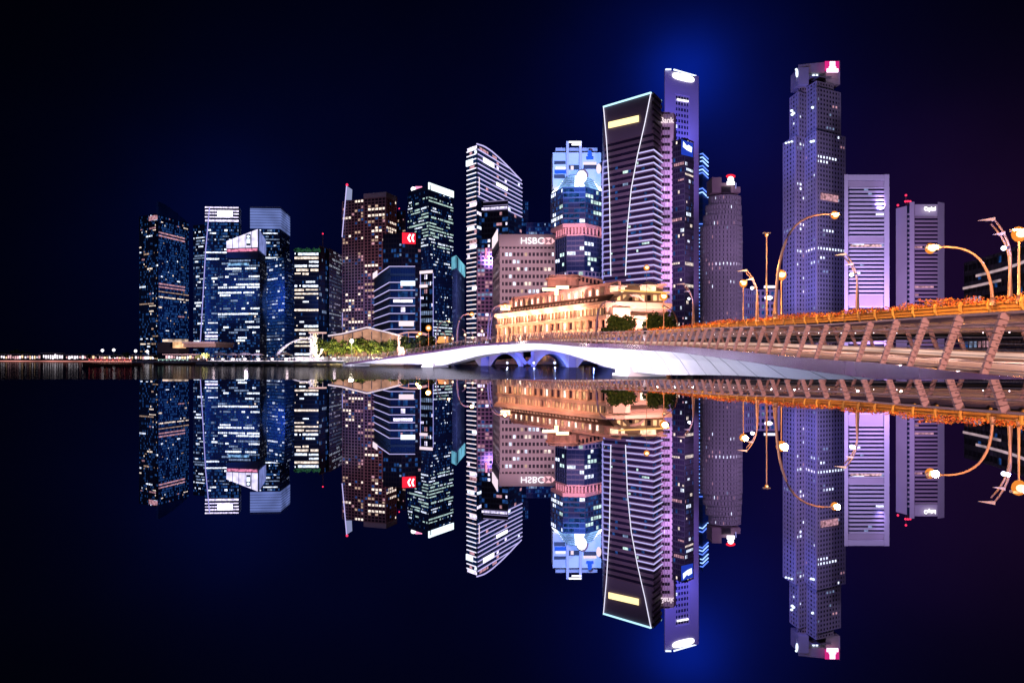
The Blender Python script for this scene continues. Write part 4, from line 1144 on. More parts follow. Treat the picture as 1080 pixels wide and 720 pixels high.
# arches under the road bridge, lit blue
M_BC = pbr('arch_concrete', (.16, .18, .26), .7, 0, .1, .3)
def arch(x0, x1, D0, D1, rs, rc, nm):
    """soffit from foot row rs at px x0 and x1 to crown row rc"""
    m = MB(); N = 14
    for k in range(N):
        t0, t1 = k/N, (k+1)/N
        pr = []
        for t in (t0, t1):
            px = x0+(x1-x0)*t; D = D0+(D1-D0)*t; i = min(range(nE), key=lambda j: abs(ez[j].x/ez[j].y-(px-540)/F))
            ztop = ez[i].z-1.9; zc = ZR(rs, D)+(ZR(rc, D)-ZR(rs, D))*(1-abs(2*t-1)**2.2)
            X = PX(px, D); pr.append(((X, D), ztop, min(zc, ztop-.3)))
        for dy in (0,):
            (A, za, ca), (B, zb, cb) = pr
            f = [(A[0], A[1], ca), (B[0], B[1], cb), (B[0], B[1], zb), (A[0], A[1], za)]
            g = [(x, y+30, z) for x, y, z in f]
            m.poly(f); m.poly(g[::-1]); m.quad(f[1], f[0], g[0], g[1])
    return m.build(nm, M_BC, er)
def eD(px): i = min(range(nE), key=lambda j: abs(ez[j].x/ez[j].y-(px-540)/F)); return ez[i].y+1.2
for x0, x1, rc in ((476, 507, 375), (516, 549, 373), (563, 600, 373), (608, 650, 374)):
    arch(x0, x1, eD(x0), eD(x1), 389.5, rc, 'arch')
for x0, x1 in ((507, 516), (549, 552), (560, 563), (600, 608), (650, 660)):
    D = (eD(x0)+eD(x1))/2; m = MB(); 
    tw = 2.2 if x1-x0 < 4 else 0
    i = min(range(nE), key=lambda j: abs(ez[j].y+1.2-D)); zt = ez[i].z-1.9
    m.prism([(PX(x0, D), D+.05), (PX(x1, D), D+.05), (PX(x1, D)+1, D+30), (PX(x0, D)+1, D+30)], WATER-1, zt); m.build('arch_pier', M_BC, er)
for x0, x1, s in ((541, 556, 1), (556, 571, -1)):
    D = eD(556)-1; m = MB(); 
    m.bar(P3(542 if s == 1 else 570, 368, D), P3(555 if s == 1 else 557, 383.5, D), .9, .9); m.build('strut', M_BC, er)
for px, row, dz in ((535, 384.5, 0), (563, 385, 0), (500, 386, 0), (585, 386, 0), (625, 386, 0), (480, 386, 0)):
    D = eD(px)-3.; p = P3(px, row, D)
    point(p+Vector((0, -2, 0)), 1500, (.16, .24, 1), .04)
for px in (500, 530, 560, 590, 620):
    D = eD(px); s_ = P3(px, 380, D-26); s_.z = WATER+.6; spot(s_, P3(px, 380, D)+Vector((0, 0, .5)), 2.2, (.08, .14, 1), 95, .8, .1)  # added blue fill floating on the water before the arches
for px in (535, 563, 585): m = MB(); m.ball(P3(px, 382.5, eD(px)-3), .3); m.build('arch_lamp', emi('arch_lamp', (.7, .75, 1), 2.5), er)

# ------------------------------------------------------------------ street lamps
LP = 1.3
def lamp_arc(base, head, bend, bulb='o', label='', group='street lamps on the road bridge', r=.11, pw=0, seg=12, bulbr=.28, name='street_lamp', double=None):
    """curved mast from base to head"""
    base = Vector(base); head = Vector(head)
    root = empty(name, base, label, 'street lamp', group)
    c1 = base+(Vector((0, 0, head.z-base.z)))*bend; c2 = Vector((base.x+(head.x-base.x)*.35, base.y+(head.y-base.y)*.35, head.z+.15))
    pts = []
    for k in range(seg+1):
        t = k/seg; pts.append(base*(1-t)**3+c1*3*t*(1-t)**2+c2*3*t*t*(1-t)+head*t**3)
    m = MB(); m.tube(pts, [r*(1-.5*k/seg) for k in range(seg+1)], 7); m.tube([base, base+Vector((0, 0, .5))], [r*1.8, r*1.5], 8); m.build('mast', pbr('lamp_mast', (.42, .30, .24), .4, .2, .08, 1), root, smooth=True)
    d = (pts[-1]-pts[-2]).normalized()
    m = MB(); m.tube([head-d*.1, head+d*.15, head+d*.75, head+d*.9], [.07, .18, .18, .08], 8); lh = m.build('lamp_head', W_METAL, root)
    m = MB(); m.ball(head+d*.45+Vector((0, .25, -.05)), bulbr*1.3, sq=(1, .3, 1)); m.build('halo_disc', HALO_O if bulb == 'o' else HALO_W, lh)  # halo painted as a glowing disc behind the bulb
    m = MB(); m.ball(head+d*.45-Vector((0, .05, .12)), bulbr*.8, sq=(1, 1, .75)); m.build('bulb', BULB_O if bulb == 'o' else BULB_W, lh)
    if pw: point(head+d*.45-Vector((0, .1+bulbr, .10)), pw*LP, (1, .36, .10) if bulb == 'o' else (.55, .5, 1), bulbr*.8)
    return root
def lamp_straight(px, rb, rt, D, label, pw=0, bulb='o', r=.09, bulbr=.3):
    base = P3(px, rb, D); head = P3(px, rt, D)
    root = empty('street_lamp', base, label, 'street lamp', 'street lamps on the road bridge')
    m = MB(); m.tube([base, head], [r, r*.6], 7); m.tube([base, base+Vector((0, 0, .5))], [r*1.8, r*1.5], 8); m.build('mast', pbr('lamp_mast', (.42, .30, .24), .4, .2, .08, 1), root, smooth=True)
    m = MB(); m.box(head+Vector((0, 0, .12)), (.9, .35, .14)); lh = m.build('lamp_head', W_METAL, root)
    m = MB(); m.ball(head-Vector((0, .0, .12)), bulbr*1.3, sq=(1, .3, 1)); m.build('halo_disc', HALO_O, lh)  # glowing disc again gives the bulb its halo
    m = MB(); m.ball(head-Vector((0, .25, .12)), bulbr*.8, sq=(1, 1, .8)); m.build('bulb', BULB_O if bulb == 'o' else BULB_W, lh)
    if pw: point(head-Vector((0, .3+bulbr*1.6, .12)), pw*LP, (1, .36, .10) if bulb == 'o' else (.55, .5, 1), bulbr*.8)
def decor_lamp(px, rb, D, rtop, lean, label, lit=True):
    """paired curved masts with wing shaped blades at the top and a white projector lamp"""
    base = P3(px, rb, D); H_ = ZR(rtop, D)-base.z
    root = empty('feature_lamp', base, label, 'feature lamp', 'feature lamps with wing blades')
    for s in (0, 1):
        pts = []
        for k in range(13):
            t = k/12; x = lean*(-.34*(max(0, t-.5)*2)**2.2*H_*.62 + (.10-.10*t)*H_*.35*(s*2-1)*.8)
            pts.append(base+Vector((x, s*.3, t*H_*(1-.05*s))))
        m = MB(); m.tube(pts, [.13-.006*k for k in range(13)], 7); m.build('mast', pbr('lamp_mast', (.42, .30, .24), .4, .2, .08, 1), root, smooth=True)
        if s == 0: P0 = pts
    for k, L in ((12, .20), (10, .14)):
        q = P0[k]; w = H_*L; m = MB()
        a = q; b = q+Vector((-lean*w, 0, -.02*H_)); 
        m.poly([a+Vector((0, -.15, .10)), a+Vector((0, -.15, -H_*.022)), b+Vector((0, 0, .0))]); m.poly([a+Vector((0, .15, .10)), b, a+Vector((0, .15, -H_*.022))])
        m.poly([a+Vector((0, -.15, .10)), b, a+Vector((0, .15, .10))]); m.poly([a+Vector((0, -.15, -H_*.022)), a+Vector((0, .15, -H_*.022)), b])
        m.build('blade', pbr('blade_white', (.75, .72, .7), .5), root)
    q = P0[8]
    m = MB(); m.tube([q, q+Vector((-lean*.5, -.3, -.1))], [.08, .14], 7); lh = m.build('lamp_head', W_METAL, root)
    m = MB(); m.ball(q+Vector((-lean*.6, -.35, -.12)), .2 if D > 60 else .16); m.build('bulb', BULB_W, lh)
    point(q+Vector((-lean*.6, -.8, -.12)), 90, (.45, .4, 1), .12)
# big ones on the road bridge
lamp_arc(P3(818, 336, 84), P3(877, 226, 84), .85, 'o', 'tallest arching lamp, its arm sweeping right in front of the stepped granite tower', r=.17, pw=2500, bulbr=.36)
lamp_straight(824, 336, 289, 90, 'straight lamp with a glaring orange bulb left of the stepped granite tower foot', pw=2200, bulbr=.5)
lamp_straight(808.5, 337, 247, 92, 'tall thin straight lamp with a small orange head left of the tallest arching lamp', r=.12, bulbr=.16)
lamp_straight(784, 342, 298, 104, 'straight lamp with an orange bulb just right of the round tower', pw=1200, bulbr=.42)
lamp_arc(P3(1047, 322, 47), P3(991, 260.5, 47), .75, 'o', 'arching lamp with a glaring orange bulb in front of the tower with red masts', r=.10, pw=1400, bulbr=.26)
lamp_straight(1074.5, 320, 245, 45, 'orange lamp at the right edge of the frame beside the white projector lamp', pw=1800, bulbr=.36)
lamp_arc(P3(715, 350, 125), P3(701, 323, 112), .8, 'o', 'arching lamp by the dark round tree right of the hotel', r=.13, bulbr=.2)
lamp_straight(700, 350, 312, 118, 'straight lamp with an orange bulb in front of the slim pale pink slab', pw=1500, bulbr=.5)
lamp_straight(682, 351, 281.5, 130, 'straight lamp whose small orange bulb floats before the striped ledges of the faceted tower', pw=0, bulbr=.4, r=.05)
decor_lamp(1067, 320, 50, 231, 1, 'feature lamp at right edge with two wing blades and a violet-white projector')
decor_lamp(905, 330, 70, 268, 1, 'feature lamp in front of the pale framed slab, curling to the left')
decor_lamp(799, 339, 90, 285, 1, 'feature lamp between the round tower and the tall straight lamp')
decor_lamp(731.5, 345, 115, 299, 1, 'feature lamp in front of the black glass tower foot')
# lattice mast
root = empty('lattice_mast', P3(817, 338, 90), 'short tapering lattice mast at the foot of the tallest arching lamp', 'mast')
m = MB(); D = 90
for s in (-1, 1): m.bar(P3(817+s*2.2, 337, D), P3(817+s*.5, 318, D), .08, .08)
for k in range(6): m.bar(P3(817-(2.2-.3*k), 336-3*k, D), P3(817+(2.0-.3*k), 333-3*k, D), .06, .06)
m.build('lattice', pbr('lamp_mast', (.42, .30, .24)), root)
m = MB(); m.bar(P3(806, 302.5, 94), P3(819.5, 302.5, 94), .3, .3); m.build('signal_bar', LED_W, root)
m = MB(); m.ball(P3(810.5, 314, 94), .35, sq=(1.5, .6, .8)); m.build('signal_light', SIGN_W, root)
# lamps of the approach at left end of the road bridge
AL = [(423, 365, 338.5, 'two orange lamps left of the bridge end, lower one', .38), (452, 363, 346, 'orange globe lamp above the dark shrubs left of the small van', .5), (443, 366, 351.5, 'smaller orange globe lamp left of and below the globe lamp', .45)]
lamp_straight(452, 364, 345.5, 250, 'orange lamp above the shrubs at the far end of the road bridge', 1500, bulbr=.75)
lamp_straight(443, 366, 351.5, 248, 'smaller orange lamp left of the lamp above the shrubs, first of the row', 900, bulbr=.6)
lamp_straight(440.5, 367, 354.5, 246, 'lowest orange lamp of the cluster at the far end of the road bridge', 600, bulbr=.5)
lamp_arc(P3(460, 365, 232), P3(472, 338.6, 232), .9, 'o', 'arching lamp whose small dim head bends right, left of the double mast', r=.2, bulbr=.28, pw=300)
lamp_arc(P3(482, 362, 220), P3(496, 331, 220), .9, 'o', 'thick arching lamp with orange head before the foot of the curved striped tower', r=.3, bulbr=.5, pw=1200)
lamp_arc(P3(514.5, 358, 205), P3(531, 322, 205), .9, 'o', 'tall paired arching lamp before the left end of the hotel', r=.3, bulbr=.4, pw=1400)
lamp_arc(P3(517, 358, 204), P3(533, 324, 204), .9, 'o', 'twin mast standing against the tall paired arching lamp at the hotel end', r=.2, bulbr=.25)
lamp_arc(P3(629, 353, 160), P3(645, 318, 160), .9, 'o', 'paired arching lamp before the right half of the hotel', r=.2, bulbr=.16)
for k, (px, rb, rt) in enumerate(((470, 363, 350), (478, 362, 351), (491, 361, 347), (499, 361, 350), (509, 360, 343))):
    decor = empty('feature_lamp', P3(px, rb, 235), ['small hooked lamp beside the van, first from left', 'small hooked lamp between the van and the thick arching lamp', 'small hooked lamp just right of the thick arching lamp', 'second small hooked lamp right of the thick arching lamp', 'small hooked lamp left of the twin mast at the hotel end'][k], 'feature lamp', 'small hooked lamps')
    D = 235; m = MB(); m.tube([P3(px, rb, D), P3(px, (rb+rt)/2, D), P3(px-1, rt+2, D), P3(px-3.5, rt, D)], .16, 5); m.build('mast', pbr('lamp_mast', (.42, .30, .24)), decor)
    m = MB(); m.ball(P3(px-.6, rt+6, D-.6), .34); m.build('bulb', BULB_S, decor)

# ------------------------------------------------------------------ grand hotel
def hotel():
    A = Vector((PX(527, 322), 322)); B = Vector((PX(628, 258), 258)); Cc = Vector((PX(641, 252), 252)); Dd = Vector((PX(704, 262), 262))
    root = empty('grand_hotel', (B.x, B.y, GROUND), 'long colonnaded stone hotel glowing orange and pink behind the footbridge', 'hotel')
    zc = ZR(319.5, 258)          # main cornice
    fr = [A, B, Cc, Dd]
    fr3 = [A, B, Cc]
    L_T = emi('hotel_window', (1, .55, .25), 1.2, .5, .5); L_TB = emi('hotel_window_bright', (1, .8, .62), 2.0, .4, .6)
    def storey(z0, z1, pr, nb, w, lit, name, pier, frz=fr3, mat=M_CREAM, seed=1):
        rg = random.Random(seed)
        m = MB()
        for e in range(len(frz)-1):
            a, b = frz[e], frz[e+1]; d = b-a; L = d.length; d.normalize(); n = Vector((d.y, -d.x)); k_ = max(1, round(L/w))
            for k in range(k_+1):
                p = a+d*(L*k/k_)+n*(pr/2)
                if pier == 'col': m = MB(); m.tube([(p.x, p.y, z0+.1), (p.x, p.y, z1-.1)], .62, 8); m.box((p.x, p.y, z0+.15), (1.5, 1.5, .3)); m.build('column', mat, root)
                else: m.box((p.x, p.y, (z0+z1)/2), (w*pier, pr, z1-z0), math.atan2(d.y, d.x))
        if pier != 'col': m.build('wall_pier', mat, root)
        for e in range(len(frz)-1):
            a, b = frz[e], frz[e+1]; d = b-a; L = d.length; d.normalize(); n = Vector((d.y, -d.x)); k_ = max(1, round(L/w))
            m = MB()
            for k in range(k_):
                p = a+d*(L*(k+.2)/k_)+n*.1; q = a+d*(L*(k+.8)/k_)+n*.1; mi = 1 if rg.random() < lit else (2 if rg.random() < .4 else 0)
                m.quad((p.x, p.y, z0+.5), (q.x, q.y, z0+.5), (q.x, q.y, z1-.4), (p.x, p.y, z1-.4), mi)
            m.build('window_band', [G_PURP, L_T, L_TB], root)
    # masses
    m = MB(); core = closed(fr, 40); m.prism([(p.x, p.y) for p in core], GROUND, zc+.1, 0, 1); m.build('wall', [M_CREAM, M_ROOF], root)
    z1 = 5.2; z2 = z1+4.0
    storey(GROUND, z1, 1.6, 0, 4.2, .25, 'arcade', .34, seed=1)
    m = MB(); ring(m, fr, 0, 2.4, z1, z1+.9); ring(m, fr, 0, 1.4, z1+.9, z1+1.3); m.build('cornice', M_CREAM, root)
    storey(z1+1.3, z1+5.2, 1.2, 0, 4.2, .5, 'columns', 'col', seed=2)
    storey(z1+5.2, z1+8.6, 1.2, 0, 4.2, .5, 'columns', 'col', seed=3)
    m = MB(); ring(m, fr, 0, 2.0, z1+8.6, z1+9.7); m.build('cornice', M_CREAM, root)
    storey(z1+9.7, zc-1.2, .8, 0, 2.6, .9, 'attic', .35, seed=4)
    m = MB(); ring(m, fr, 0, 2.6, zc-1.2, zc); ring(m, fr, 0, 1.9, zc-1.9, zc-1.2); m.build('cornice', M_CREAM, root)
    storey(GROUND, z1, 1.0, 0, 4.2, .3, 'arcade', .34, [Cc, Dd], seed=7)
    # setback attic with dark louvred slope then pale penthouse row
    s1 = mitre(fr3, -2.5); s2 = mitre(fr3, -5.5)
    m = MB()
    for e in range(2):
        m.quad((fr3[e].x, fr3[e].y+.3, zc), (fr3[e+1].x, fr3[e+1].y+.3, zc), (s1[e+1].x, s1[e+1].y, zc+2.3), (s1[e].x, s1[e].y, zc+2.3))
    ring(m, s1, 0, .6, zc+2.2, zc+2.6)
    m.build('roof_slope', pbr('roof_copper_dark', (.07, .045, .03), .7, 0, .25, .5), root)
    m = MB(); c2 = closed(s1, 34); m.prism([(p.x, p.y) for p in c2], zc+.2, zc+2.3, 0); c3 = closed(s2, 30); m.prism([(p.x, p.y) for p in c3], zc+2.3, zc+7.2, 0, 1); m.build('attic_wall', [pbr('hotel_rose', (.50, .34, .30), .75, 0, .1, .3), M_ROOF], root)
    L = (s2[1]-s2[0]); d = L.normalized(); n = Vector((d.y, -d.x)); N = 15
    for k in range(N):
        p = s2[0]+L*((k+.7)/(N+.6)); m = MB(); w = 2.6
        q = p+n*.9
        m.box((q.x, q.y, zc+4.), (w, 1.8, 2.8), math.atan2(d.y, d.x))
        m.box((q.x, q.y, zc+5.6), (w+.6, 2.4, .35), math.atan2(d.y, d.x)); dm = m.build('dormer', M_CREAM, root)
        q = p+n*1.86; m = MB(); m.box((q.x, q.y, zc+4.), (1.1, .06, 1.9), math.atan2(d.y, d.x)); m.build('dormer_window', L_TB if k % 3 else L_T, dm)
    m = MB()
    for k in range(N*2): 
        p = s1[0]+(s1[1]-s1[0])*((k+.5)/(2*N))+n*1.2; m.box((p.x, p.y, zc+1.2), (.7, .6, .7), math.atan2(d.y, d.x))
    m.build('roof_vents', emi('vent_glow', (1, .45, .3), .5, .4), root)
    # lit roof pavilions
    def pav(px0, px1, r0, r1, D, mat, name, dep=5, roof=None, lab=None):
        m = MB(); a, b = PX(px0, D), PX(px1, D)
        m.prism([(a, D), (b, D), (b, D+dep), (a, D+dep)], ZR(r1, D), ZR(r0, D), 0); o = m.build(name, mat, root)
        if roof:
            m = MB(); z = ZR(r0, D); c = (a+b)/2
            m.prism([(a-.8, D-.8), (b+.8, D-.8), (b+.8, D+dep+.8), (a-.8, D+dep+.8)], z, z+.4)
            m.poly([(a-.8, D-.8, z+.4), (b+.8, D-.8, z+.4), (c, D+dep/2, z+roof)]); m.poly([(b+.8, D-.8, z+.4), (b+.8, D+dep+.8, z+.4), (c, D+dep/2, z+roof)]); m.poly([(a-.8, D+dep+.8, z+.4), (a-.8, D-.8, z+.4), (c, D+dep/2, z+roof)])
            m.build('pavilion_roof', M_CREAM, root)
    GP = emi('pavilion_glow', (1, .68, .42), 1.6, .4, .5); GY = emi('bar_glow', (1, .74, .40), 3.2)
    pav(528, 538, 322.5, 326.5, 300, GY, 'lit_pavilion', 4, 1.6)
    pav(572, 586, 303.6, 306.6, 276, GY, 'lit_sign_bar', .5); pav(586.5, 600, 301.2, 304.6, 274, GY, 'lit_sign_bar', .5); pav(585, 589, 304, 311, 275, emi('bar_glow', (1, .74, .4), 3), 'lit_doorway', 1)
    pav(645, 659, 302.5, 306.8, 256, GP, 'lit_pavilion', 5, 2.0); pav(678, 692, 301.5, 306.5, 256, GP, 'lit_pavilion', 5, 2.0)
    # round drum on the roof
    m = MB(); D = 292; cx = PX(597, D); 
    for r0, r1, rad in ((301, 293, 6.8), (293, 291.5, 7.6), (291.5, 289, 6.6)):
        poly = [(cx+rad*math.cos(t*math.pi/10), D+8+rad*math.sin(t*math.pi/10)) for t in range(20)]
        m.prism(poly, ZR(r0, D), ZR(r1, D))
    m.build('roof_drum', pbr('hotel_rose', (.5, .34, .3)), root)
    m = MB(); D = 296; m.prism([(PX(603, D), D), (PX(636, D), D), (PX(636, D), D+18), (PX(603, D), D+18)], ZR(306, D), [ZR(288.5, D), ZR(295, D), ZR(295, D), ZR(288.5, D)]); m.build('rear_wing', pbr('hotel_rose', (.5, .34, .3)), root)
    for k in range(7):
        m = MB(); px = 607+k*4; m.box(P3(px, 293+(px-607)*.22, 295.6), (.7, .6, 1.7)); m.build('wing_window', G_PURP, root)
    # right hand front (towards the trees)
    m = MB(); ring(m, [Cc+(Dd-Cc)*.02, Cc+(Dd-Cc)*.30], 0, 2.5, GROUND, zc-2); m.build('corner_bay', M_CREAM, root)
    frr = [Cc+(Dd-Cc)*.32, Dd]
    storey(z1+1.3, z1+5.2, 1.0, 0, 4.6, .3, 'cols', 'col', frr, seed=5); storey(z1+5.2, z1+8.6, 1., 0, 4.6, .2, 'cols', 'col', frr, seed=6)
    m = MB(); c = (Cc+Dd)/2; D = 258
    m.prism([(PX(640, D), D+4), (PX(703, D), D+6), (PX(703, D), D+30), (PX(640, D), D+30)], zc, ZR(300, D)); m.build('attic_wall', pbr('hotel_rose', (.5, .34, .3)), root)
    for k in range(9):
        m = MB(); px = 646+k*6.4; m.box(P3(px, 314, D+4.6), (1.1, .8, 1.9)); m.build('attic_window', L_T if k % 3 else G_PURP, root)
    m = MB(); m.bar(P3(640, 300.5, D+4), P3(703, 300.5, D+4), 1.2, .7); m.build('cornice', M_CREAM, root)
    panel(root, 'lit_lettering_band', Cc, Dd, ZR(308.5, 256), ZR(307, 256), emi('bar_amber', (1, .5, .15), 1.4), 3.0, .3, .1, .95)
    m = MB(); pz = ZR(309, 256)
    N = 18
    for k in range(N):
        t0, t1 = math.pi*k/N, math.pi*(k+1)/N; D = 255.5; x0 = 668; 
        f = [(PX(x0+11*math.cos(t), D), D, ZR(320, D)+2.6*math.sin(t)) for t in (t0, t1)]
        m.bar(f[0], f[1], .5, .9)
    m.build('arch_moulding', M_CREAM, root)
    # floodlights hanging before the front, without fittings
    for t in (.06, .2, .34, .48, .62, .76, .9):
        p = A+(B-A)*t; d = (B-A).normalized(); n = Vector((d.y, -d.x))
        spot((p.x+n.x*9, p.y+n.y*9, .5), (p.x, p.y, 12), 12.5, (1, .40, .22), 95, .8, .5)
        spot((p.x+n.x*5.5, p.y+n.y*5.5, zc-5), (p.x-n.x*3, p.y-n.y*3, zc+6), 6, (1, .36, .22), 110, .9, .5)
        spot((p.x+n.x*16, p.y+n.y*16, zc+1), (p.x-n.x*5, p.y-n.y*5, zc+4.5), 2.6, (1, .38, .28), 80, .9, .5)
    for px in (642, 660, 680, 698):
        spot(P3(px, 379, 243), P3(px, 325, 258), 4.5, (1, .38, .22), 90, .8, .5)
    spot(P3(668, 379, 240)+Vector((0, -8, 0)), P3(668, 302, 262), 8, (1, .42, .4), 60, .8, .5)
    spot(P3(600, 306, 262), P3(600, 295, 292), 3, (1, .45, .4), 80, .8, .5)
    spot(P3(668, 330, 205), P3(668, 335, 235), 1.6, (1, .6, .25), 70, .8, .5)  # added warm fill for the trees before the hotel
    return root
hotel()

# ------------------------------------------------------------------ foliage
def leaf_cloud(mb, c, r, n, s, rg, squash=.75, mis=3):
    for _ in range(n):
        v = Vector((rg.gauss(0, 1), rg.gauss(0, 1), rg.gauss(0, 1))).normalized(); rr = r*rg.uniform(.55, 1.05)
        p = Vector(c)+Vector((v.x*rr, v.y*rr, v.z*rr*squash))
        w = Vector((rg.uniform(-1, 1), rg.uniform(-1, 1), rg.uniform(-1, 1))).normalized(); u = w.orthogonal().normalized(); q = w.cross(u)
        k = s*rg.uniform(.6, 1.4)
        mb.quad(p+u*k, p+q*k*.6, p-u*k, p-q*k*.6, rg.randrange(mis))
LEAFS = [pbr('leaf_deep', (.035, .07, .02), .7), pbr('leaf_mid', (.06, .11, .025), .7), pbr('leaf_light', (.10, .14, .03), .7)]
def make_tree(Ht, cr, seed, label, loc, group, n_cl=16, nl=70, trunk=.28, ls=.32, name='tree', crown_sq=.8):
    rg = random.Random(seed); root = empty(name, (0, 0, 0), label, 'tree', group); ORG[root.name] = Vector((0, 0, 0))
    m = MB(); th = Ht*.38; m.tube([(0, 0, 0), (.1, 0, th*.5), (0, .1, th), (.05, 0, Ht*.7)], [trunk, trunk*.8, trunk*.65, trunk*.2], 8)
    cls = []
    for k in range(n_cl):
        a = rg.uniform(0, 2*math.pi); rr = cr*math.sqrt(rg.random())*.75; z = Ht*.62+rg.uniform(-.25, .3)*Ht*crown_sq
        cls.append((rr*math.cos(a), rr*math.sin(a), z))
    for c in cls[:9]: m.tube([(0, 0, th*.8), (c[0]*.5, c[1]*.5, (th+c[2])/2), c], [trunk*.4, trunk*.25, .04], 5)
    m.build('trunk', M_BARK, root)
    m = MB()
    for c in cls: leaf_cloud(m, c, cr*rg.uniform(.26, .42), nl, ls, rg)
    m.build('crown', LEAFS, root)
    root.location = loc
    return root
g = 'lit trees on the waterfront park'
D = 226
tl = [(343, 'lit tree immediately right of the white lion statue'), (353, 'second lit tree from the white lion statue'), (363, 'lit tree under the left slope of the gabled roof'), (376, 'lit tree below the left half of the gabled roof, beside the bright white lamp'), (388, 'lit tree right under the ridge of the gabled roof'), (399, 'lit tree below the right slope of the gabled roof'), (409, 'last lit tree before the right end column of the gabled roof'), (434, 'yellow-green lit tree right of the gabled pavilion')]
base_t = make_tree(7.2, 3.4, 11, tl[0][1], (PX(343, D), D, GROUND), g)
alt_t = make_tree(6.6, 3.2, 12, tl[1][1], (PX(353, D), D+2, GROUND), g)
for k, (px, lb) in enumerate(tl[2:]):
    D2 = D+random.Random(k).uniform(-2, 4)
    copy_tree(base_t if k % 2 else alt_t, (PX(px, D2), D2, GROUND), k*1.3, lb, .9+.12*((k*7) % 3))
# dark trees by the hotel
make_tree(15.5, 5.6, 21, 'large leafy tree in front of the right part of the hotel', (PX(652, 235), 235, GROUND), 'dark trees by the hotel', 30, 130, .45, .42)
make_tree(16.5, 5.4, 22, 'round dark tree left of the lamp before the slim pink slab', (PX(693, 238), 238, GROUND), 'dark trees by the hotel', 32, 130, .45, .4)
make_tree(16, 4.6, 24, 'dark narrow tree at the foot of the slim pale pink slab', (PX(705, 245), 245, GROUND), 'dark trees by the hotel', 16, 80, .4, .4)
make_tree(9.5, 4, 23, 'dark tree glowing amber at its edge behind the globe lamps', (PX(447, 262), 262, GROUND), 'dark trees by the hotel', 16, 70, .3, .4)
make_tree(9.5, 3.6, 25, 'dark tree between the small van and the thick arching lamp', (PX(466, 275), 275, GROUND), 'dark trees by the hotel', 14, 70, .3, .4)
# low dark trees on the far shore
ft = None
places = ['at the left frame edge', 'second from the left frame edge', 'third from the left frame edge', 'fourth from the left frame edge', 'fifth from the left frame edge', 'sixth from the left frame edge', 'left of the distant gap', 'right of the distant gap', 'left of the first shore lamp', 'right beside the first shore lamp', 'between the first and second shore lamps', 'behind the third shore lamp', 'before the leftmost tower', 'before the leftmost tower, right of the fourth lamp', 'left of the long low pavilion', 'under the left end of the long low pavilion', 'under the middle of the long low pavilion', 'under the right half of the long low pavilion', 'at the right end of the long low pavilion']
pxs = [-6, 3, 12, 21, 30, 40, 52, 66, 80, 92, 104, 118, 132, 149, 163, 178, 192, 206, 216]
for k, (px, pl) in enumerate(zip(pxs, places)):
    t_ = max(0, min(1, px/150)); D = 760-330*max(0, (px-60)/160) if px > 60 else 760+(60-px)*4
    sc = D*7.6/F/9*random.Random(k+50).uniform(.85, 1.25)*(1.25 if px < 30 else 1)
    lb = 'low dark shore tree '+pl
    if ft is None: ft = make_tree(9, 5.2, 31, lb, (PX(px, D), D, GROUND), 'dark trees along the far shore', 12, 45, .3, .55); ft.scale = (sc,)*3
    else: copy_tree(ft, (PX(px, D), D+3, GROUND), k*2.1, lb, sc)

# ------------------------------------------------------------------ far shore lights and pavilions
def far_lamp(px, rt, D, lb, s, pw=0):
    base = P3(px, 379, D); base.z = GROUND; head = P3(px, rt, D)
    root = empty('promenade_lamp', base, lb, 'street lamp', 'lamps along the far shore')
    m = MB(); m.tube([base, head], .18, 5); m.build('mast', W_METAL, root)
    m = MB(); m.ball(head, s, 0, 8, 6); m.build('bulb', emi('bulb_far', (.95, .88, .95), 2.5), root)
    if pw: point(head-Vector((0, 3, 1)), pw, (1, .8, .8), .5)
far_lamp(108, 369.5, 640, 'first bright shore lamp from the left, before the dark trees', 1.25); far_lamp(120, 369, 620, 'second bright shore lamp from the left', 1.2)
far_lamp(143, 370, 590, 'third bright shore lamp, just left of the leftmost tower foot', 1.15); far_lamp(155.5, 370.5, 570, 'fourth bright shore lamp, before the leftmost tower foot', 1.1)
lrg = random.Random(77)
# restaurant terrace strips along the far shore
def low_strip(px0, px1, r0, r1, D, label, mat, n, name='shore_pavilion'):
    x0, x1 = PX(px0, D), PX(px1, D); zt = ZR(r0, D)
    root = empty(name, ((x0+x1)/2, D, GROUND), label, 'pavilion', 'low pavilions along the shore')
    m = MB(); m.box(((x0+x1)/2, D+4, zt), (x1-x0, 8, .5)); m.build('roof', W_LAV, root)
    m = MB(); m.box(((x0+x1)/2, D+6, (zt+GROUND)/2), (x1-x0-1, 3, zt-GROUND-.6)); m.build('wall', W_DARK, root)
    for k in range(n):
        a = x0+(x1-x0)*(k+.5)/n; m = MB(); w = (x1-x0)/n*lrg.uniform(.35, .8)
        m.box((a, D+4.3, GROUND+(zt-GROUND)*lrg.uniform(.45, .6)), (w, .3, (zt-GROUND)*lrg.uniform(.3, .55))); m.build('lit_opening', lrg.choice(mat), root)
WW = [emi('strip_warm', (1, .66, .4), 1.4, .5, .3), emi('strip_white', (.95, .85, .95), 2.0, .5, .3), emi('strip_pink', (1, .55, .6), 1.0, .5, .3)]
low_strip(-12, 22, 373.4, 376, 830, 'low lit pavilion on the far shore touching the left frame edge', WW, 14)
low_strip(23, 40, 373.6, 376, 800, 'short lit pavilion second from the left frame edge', WW, 7)
low_strip(42, 64, 372.2, 376, 740, 'brighter white lit pavilion on the far shore below the gap in the trees', [WW[1]], 9)
low_strip(66, 100, 374, 376, 700, 'thin lit pavilion left of the first bright shore lamp', WW, 12)
low_strip(101, 138, 374.4, 377, 640, 'thin lit pavilion under the first two bright shore lamps', WW, 14)
